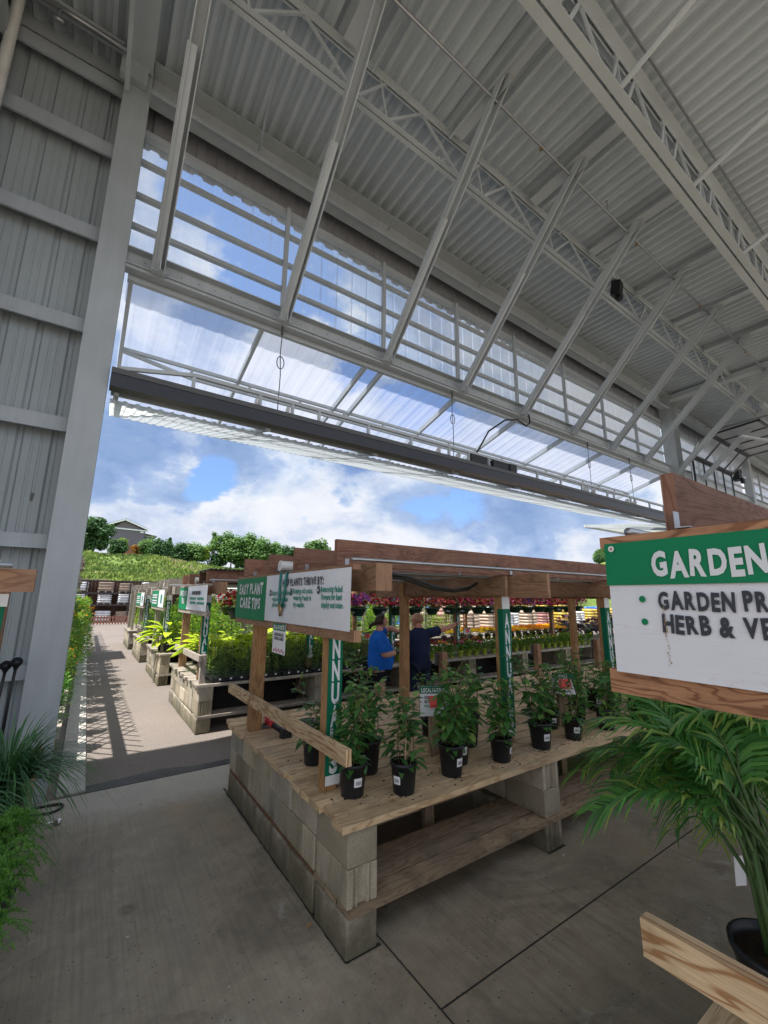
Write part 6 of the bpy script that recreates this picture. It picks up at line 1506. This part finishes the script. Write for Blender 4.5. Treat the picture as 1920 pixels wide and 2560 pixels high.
# ==================================================================== PEOPLE
def skin_mesh(name, joints, edges, mat, parent=None, sub=2, root='pelvis', smooth=True, dims=None):
    """joints: {name: ((x,y,z), rx, ry)}"""
    names = list(joints); idx = {n_: i for i, n_ in enumerate(names)}
    me = bpy.data.meshes.new(name); me.from_pydata([joints[n_][0] for n_ in names], [(idx[a], idx[b]) for a, b in edges], [])
    ob = bpy.data.objects.new(name, me); COL.objects.link(ob)
    sm = ob.modifiers.new('s', 'SKIN'); sm.use_smooth_shade = True; sm.branch_smoothing = 0.6
    for i, n_ in enumerate(names):
        v = me.skin_vertices[0].data[i]; v.radius = (joints[n_][1], joints[n_][2] if len(joints[n_]) > 2 else joints[n_][1]); v.use_root = (n_ == root) or (i == 0 and root not in idx)
    sb = ob.modifiers.new('d', 'SUBSURF'); sb.levels = sub; sb.render_levels = sub
    dg = bpy.context.evaluated_depsgraph_get(); m2 = bpy.data.meshes.new_from_object(ob.evaluated_get(dg)); m2.name = name
    bpy.data.objects.remove(ob); m2.materials.clear(); m2.materials.append(mat)
    m2.polygons.foreach_set('use_smooth', [True] * len(m2.polygons))
    return m2
def merge(name, meshes, mat, parent, loc):
    V, F = [], []
    for me in meshes:
        o = len(V); V += [tuple(v.co) for v in me.vertices]; F += [tuple(o + i for i in p.vertices) for p in me.polygons]
    m = bpy.data.meshes.new(name); m.from_pydata(V, [], F); m.materials.append(mat); m.polygons.foreach_set('use_smooth', [True] * len(F)); m.update()
    ob = bpy.data.objects.new(name, m); COL.objects.link(ob); ob.parent = parent
    return ob
def head_mesh(c, face, hh=.115, w_=.076, chin=.02):
    """head with face toward unit vector `face`; c centre"""
    f = Vector((face[0], face[1], 0)).normalized(); s = Vector((-f.y, f.x, 0)); up = Vector((0, 0, 1)); c = Vector(c); V = []; F = []; nu, nv = 26, 18
    for j in range(nv + 1):
        ph = math.pi * j / nv
        for i in range(nu):
            th = 2 * math.pi * i / nu; x = math.sin(ph) * math.cos(th); y = math.sin(ph) * math.sin(th); z = math.cos(ph)
            fx = x * .104; sy = y * (w_ + .004); zz = z * hh
            if z < -.1: k = (-.1 - z) / .9; sy *= 1 - .38 * k; fx = fx * (1 - .22 * k) + .012 * k
            if x > .6:                                   # facial relief
                fx += .030 * math.exp(-((y / .16) ** 2)) * math.exp(-(((z + .10) / .15) ** 2)) * x      # nose
                fx -= .010 * math.exp(-(((abs(y) - .36) / .16) ** 2)) * math.exp(-(((z - .08) / .10) ** 2))  # eyes
                fx += .007 * math.exp(-((y / .3) ** 2)) * math.exp(-(((z + .43) / .07) ** 2))              # lips
                fx += .008 * math.exp(-((y / .3) ** 2)) * math.exp(-(((z + .78) / .14) ** 2))              # chin
                fx += .005 * math.exp(-(((z - .24) / .1) ** 2))
            V.append(c + f * fx + s * sy + up * zz)
    for j in range(nv):
        for i in range(nu): a = j * nu + i; b = j * nu + (i + 1) % nu; F.append((a, a + nu, b + nu, b))
    for sg in (-1, 1):                                   # ears
        o = len(V); ce = c + s * sg * (w_ * 1.0) - f * .008 + up * -.01
        for j in range(6):
            for i in range(8):
                t = 2 * math.pi * i / 8; q = math.pi * j / 5; V.append(ce + f * .016 * math.sin(q) * math.cos(t) + up * .032 * math.sin(q) * math.sin(t) + s * sg * .012 * math.cos(q))
        for j in range(5):
            for i in range(8): a = o + j * 8 + i; b = o + j * 8 + (i + 1) % 8; F.append((a, b, b + 8, a + 8))
    m = bpy.data.meshes.new('h'); m.from_pydata([tuple(v) for v in V], [], F); return m
def hand_joints(wrist, d, palmn, spread=.3, curl=.15, k=1.0):
    """returns list of skin meshes data: palm + five fingers"""
    w0 = Vector(wrist); d = Vector(d).normalized(); n = Vector(palmn).normalized(); s = d.cross(n).normalized(); out = []
    kn = w0 + d * .085 * k
    J = {'w': (tuple(w0), .022 * k, .020 * k), 'p': (tuple(w0 + d * .045 * k), .034 * k, .014 * k), 'k': (tuple(kn), .038 * k, .012 * k)}
    out.append((J, [('w', 'p'), ('p', 'k')], 'w'))
    for i, (o, ln) in enumerate(((-.030, .068), (-.010, .078), (.010, .074), (.029, .058))):
        dd = (d + s * spread * (i - 1.5) * .35).normalized(); b = w0 + d * .07 * k + s * o * k; P = [b, b + dd * ln * .35 * k, b + dd * ln * .72 * k + n * curl * ln * .3 * k, b + dd * ln * 1.0 * k + n * curl * ln * .9 * k]
        J = {str(q): (tuple(p), (.0088, .0085, .0078, .0065)[q] * k) for q, p in enumerate(P)}; out.append((J, [('0', '1'), ('1', '2'), ('2', '3')], '0'))
    b = w0 + d * .02 * k - s * .024 * k; P = [b, b + (d * .5 - s * .8) * .035 * k, b + (d * .9 - s * .8) * .055 * k]
    J = {str(q): (tuple(p), (.011, .010, .008)[q] * k) for q, p in enumerate(P)}; out.append((J, [('0', '1'), ('1', '2')], '0'))
    return out
# ---- man: back to the viewer, right arm stretched out to the right
MX, MY = 4.66, 5.72
man = thing('person', 'bald person in navy t-shirt and dark jeans pointing to the right with arm outstretched', 'person', (MX, MY, 0))
V3 = Vector
fdir = Vector((.36, .93, 0)).normalized(); sdir = Vector((fdir.y, -fdir.x, 0))      # facing away; sdir to his right
def mp(a, b, z): q = Vector((MX, MY, 0)) + sdir * a + fdir * b; return (q.x, q.y, z)
J = {'pelvis': (mp(0, 0, .93), .11, .08), 'waist': (mp(0, 0, 1.08), .11, .08), 'chest': (mp(0, .0, 1.24), .12, .08), 'neckb': (mp(0, 0, 1.385), .065, .055), 'neck': (mp(0, .01, 1.46), .066, .062), 'skull': (mp(0, .02, 1.52), .05, .05),
     'shr': (mp(.19, 0, 1.35), .05, .05), 'elr': (mp(.48, .06, 1.40), .052, .05), 'wrr': (mp(.76, .10, 1.50), .034, .032),
     'shl': (mp(-.19, 0, 1.33), .05, .05), 'ell': (mp(-.24, .02, 1.07), .045), 'wrl': (mp(-.16, .20, .98), .029),
     'hpr': (mp(.10, 0, .86), .07, .07), 'knr': (mp(.11, .01, .47), .055), 'anr': (mp(.12, -.02, .09), .043), 'ftr': (mp(.13, .16, .04), .04, .03),
     'hpl': (mp(-.10, 0, .86), .07, .07), 'knl': (mp(-.11, .02, .47), .055), 'anl': (mp(-.12, 0, .09), .043), 'ftl': (mp(-.13, .18, .04), .04, .03)}
Ed = [('pelvis', 'waist'), ('waist', 'chest'), ('chest', 'neckb'), ('neckb', 'neck'), ('neck', 'skull'), ('chest', 'shr'), ('shr', 'elr'), ('elr', 'wrr'), ('chest', 'shl'), ('shl', 'ell'), ('ell', 'wrl'), ('pelvis', 'hpr'), ('hpr', 'knr'), ('knr', 'anr'), ('anr', 'ftr'), ('pelvis', 'hpl'), ('hpl', 'knl'), ('knl', 'anl'), ('anl', 'ftl')]
def local(J, loc): return {k: ((v[0][0] - loc[0], v[0][1] - loc[1], v[0][2] - loc[2]), *v[1:]) for k, v in J.items()}
def build_person(par, J, Ed, hc, face, hands, mat, hh=.115):
    loc = par.location; ms = [skin_mesh('b', local(J, loc), Ed, mat)]
    for w_, d, n_, sp, cu in hands:
        for (JJ, EE, rt) in hand_joints(w_, d, n_, sp, cu): ms.append(skin_mesh('f', local(JJ, loc), EE, mat, sub=1, root=rt))
    c = Vector(hc) - Vector(loc); ms.append(head_mesh(c, face, hh)); return merge('body', ms, mat, par, loc)
def cloth(par, name, J, Ed, mat, root, open_=None):
    me = skin_mesh(name, local(J, par.location), Ed, mat, root=root); ob = bpy.data.objects.new(name, me); COL.objects.link(ob); ob.parent = par; return ob
mhc = mp(-.01, .03, 1.565)
build_person(man, J, Ed, mhc, tuple(fdir * .6 - sdir * .8), [(mp(.76, .10, 1.50), sdir * .93 + fdir * .1 + V3((0, 0, .30)), V3((0, 0, -1)), .5, .15), (mp(-.16, .20, .98), fdir + V3((0, 0, -.2)) + sdir * .6, -sdir, .2, .8)], M['skin2'], .108)
def shirt(par, P, rings, sleeves, mat):
    """knitted shirt: elliptical rings (z, side radius, depth radius, forward shift) with soft folds, plus tapered sleeves"""
    m = MB(); n = 28; L0 = par.location
    for k, (z, ra, rb, fo) in enumerate(rings):
        for q in range(n):
            t = 2 * math.pi * q / n; fold = 1 + (.025 * math.sin(t * 7 + z * 20) + .018 * math.sin(t * 3 - z * 31)) * (1 if k < len(rings) - 3 else .2)
            m.v.append(P(ra * math.cos(t) * fold, fo + rb * math.sin(t) * fold, z + .008 * math.sin(t * 5) * (k == 0)))
    for k in range(len(rings) - 1):
        for q in range(n): q2 = (q + 1) % n; m.face((k * n + q, k * n + q2, (k + 1) * n + q2, (k + 1) * n + q))
    for pts, rs in sleeves: m.tube([P(*p) for p in pts], .05, 14, rs=rs, caps=False)
    return m.build('tshirt', mat, par, smooth=True)
shirt(man, mp, [(.80, .185, .135, 0), (.88, .19, .14, 0), (1.0, .183, .135, 0), (1.12, .19, .132, 0), (1.24, .205, .13, 0), (1.32, .205, .12, 0), (1.37, .165, .10, 0), (1.41, .105, .078, 0), (1.435, .075, .066, .005)],
   [([(.13, 0, 1.335), (.20, .01, 1.345), (.28, .02, 1.362), (.37, .04, 1.382)], [.075, .085, .080, .078]), ([(-.13, 0, 1.335), (-.19, 0, 1.31), (-.222, .005, 1.22), (-.235, .01, 1.12)], [.075, .085, .078, .078])], M['navyshirt'])
cloth(man, 'jeans', {'pelvis': (mp(0, 0, .90), .158, .115), 'hpr': (mp(.10, 0, .82), .108, .105), 'knr': (mp(.11, .01, .47), .082), 'anr': (mp(.12, -.02, .10), .068), 'hpl': (mp(-.10, 0, .82), .108, .105), 'knl': (mp(-.11, .02, .47), .082), 'anl': (mp(-.12, 0, .10), .068)},
   [('pelvis', 'hpr'), ('hpr', 'knr'), ('knr', 'anr'), ('pelvis', 'hpl'), ('hpl', 'knl'), ('knl', 'anl')], M['denim'], 'pelvis')
def cap(name, par, c, face, hh, w_, mat, z0, back=0.0, grow=.006):
    me = head_mesh(Vector(c) - Vector(par.location), face, hh + grow, w_ + grow); f = Vector((face[0], face[1], 0)).normalized(); cc = Vector(c) - Vector(par.location)
    bm = bmesh.new(); bm.from_mesh(me)
    bmesh.ops.delete(bm, geom=[v for v in bm.verts if (v.co - cc).z < z0 or ((v.co - cc).dot(f) > back + .55 * max(0, (v.co - cc).z - .02))], context='VERTS')
    bm.to_mesh(me); bm.free(); me.materials.append(mat); me.polygons.foreach_set('use_smooth', [True] * len(me.polygons))
    ob = bpy.data.objects.new(name, me); COL.objects.link(ob); ob.parent = par; return ob
cap('hair', man, mhc, tuple(fdir * .6 - sdir * .8), .108, .076, M['redhair'], -.06, .02, .002)
for sg in (-1, 1):
    m = MB(); a = Vector(mp(sg * .12, -.06 if sg > 0 else -.04, .045)); m.tube([a, a + fdir * .12 + V3((0, 0, -.0)), a + fdir * .24 + V3((0, 0, -.012))], .05, 10, rs=[.045, .05, .036]); m.build('shoe', M['rubber'], man, smooth=True)
m = MB(); wr = Vector(mp(.715, .093, 1.484)); dd = (sdir * .93 + V3((0, 0, .36))).normalized(); m.tube([wr - dd * .01, wr + dd * .012], .036, 14); m.build('wristband', M['rubber'], man, smooth=True)
# ---- woman: facing right, one arm across, other raised
WX, WY = 3.85, 5.72
wom = thing('person', 'dark-haired person in royal blue t-shirt and black shorts with one gloved hand raised', 'person', (WX, WY, 0))
f2 = Vector((.93, -.30, 0)).normalized(); s2 = Vector((f2.y, -f2.x, 0))             # s2 = her right side, towards the viewer
def wp(a, b, z): q = Vector((WX, WY, 0)) + s2 * a + f2 * b; return (q.x, q.y, z)
J = {'pelvis': (wp(0, 0, .88), .11, .09), 'waist': (wp(0, .02, 1.02), .11, .10), 'chest': (wp(0, .01, 1.22), .11, .09), 'neckb': (wp(0, -.01, 1.36), .06, .055), 'neck': (wp(0, .01, 1.44), .062), 'skull': (wp(0, .02, 1.50), .045),
     'shr': (wp(.17, -.01, 1.31), .05, .05), 'elr': (wp(.23, .02, 1.06), .056), 'wrr': (wp(.10, .26, 1.09), .036),
     'shl': (wp(-.17, .0, 1.31), .05, .05), 'ell': (wp(-.24, .24, 1.44), .054), 'wrl': (wp(-.12, .40, 1.375), .036),
     'hpr': (wp(.09, 0, .80), .08, .08), 'knr': (wp(.10, .02, .47), .075), 'anr': (wp(.10, -.06, .09), .042), 'ftr': (wp(.11, .10, .035), .038, .03),
     'hpl': (wp(-.09, 0, .80), .08, .08), 'knl': (wp(-.10, .05, .47), .075), 'anl': (wp(-.10, .05, .09), .042), 'ftl': (wp(-.11, .2, .035), .038, .03)}
whc = wp(0, .035, 1.548)
build_person(wom, J, Ed, whc, tuple(f2), [], M['skin'], .108)
shirt(wom, wp, [(.85, .198, .185, .02), (.97, .21, .21, .04), (1.06, .20, .21, .045), (1.15, .19, .19, .03), (1.24, .188, .165, .01), (1.31, .185, .135, 0), (1.355, .15, .105, 0), (1.39, .10, .08, 0), (1.415, .072, .066, .005)],
   [([(.12, 0, 1.315), (.18, 0, 1.30), (.215, .005, 1.21), (.228, .015, 1.11)], [.07, .082, .080, .082]), ([(-.12, 0, 1.315), (-.18, .03, 1.335), (-.205, .09, 1.37), (-.222, .16, 1.405)], [.07, .082, .078, .078])], M['blueshirt'])
cloth(wom, 'shorts', {'pelvis': (wp(0, 0, .90), .195, .175), 'hpr': (wp(.09, 0, .78), .128, .13), 'ler': (wp(.10, .01, .62), .112, .115), 'hpl': (wp(-.09, 0, .78), .128, .13), 'lel': (wp(-.10, .03, .62), .112, .115)},
   [('pelvis', 'hpr'), ('hpr', 'ler'), ('pelvis', 'hpl'), ('hpl', 'lel')], M['blackcloth'], 'pelvis')
cap('hair', wom, whc, tuple(f2), .108, .076, M['hair'], -.045, .025, .012)
m = MB(); bc = Vector(whc) - f2 * .10 + V3((0, 0, -.03)); m.tube([bc + f2 * .02, bc - f2 * .03, bc - f2 * .075 + V3((0, 0, -.03)), bc - f2 * .085 + V3((0, 0, -.085))], .03, 10, rs=[.022, .032, .028, .01]); m.build('ponytail', M['hair'], wom, smooth=True)
gl = []
for (w_, d, n_) in ((wp(.10, .26, 1.09), f2 * .4 - s2 * .9, V3((0, 0, -1))), (wp(-.12, .40, 1.375), f2 * .8 + s2 * .5 + V3((0, 0, -.1)), -s2)):
    for (JJ, EE, rt) in hand_joints(w_, d, n_, .25, .9, 1.12): gl.append(skin_mesh('g', local(JJ, wom.location), EE, M['glove'], sub=1, root=rt))
    cu_ = Vector(w_) - Vector(d).normalized() * .05; JJ = {'0': (tuple(cu_), .040), '1': (w_, .036)}; gl.append(skin_mesh('g', local(JJ, wom.location), [('0', '1')], M['glove'], sub=1, root='0'))
merge('gloves', gl, M['glove'], wom, wom.location)
for sg in (-1, 1):
    m = MB(); a = Vector(wp(sg * .105, -.09 if sg > 0 else .02, .045)); m.tube([a, a + f2 * .12, a + f2 * .23 + V3((0, 0, -.012))], .045, 10, rs=[.042, .046, .033]); m.build('shoe', M['rubber'], wom, smooth=True)
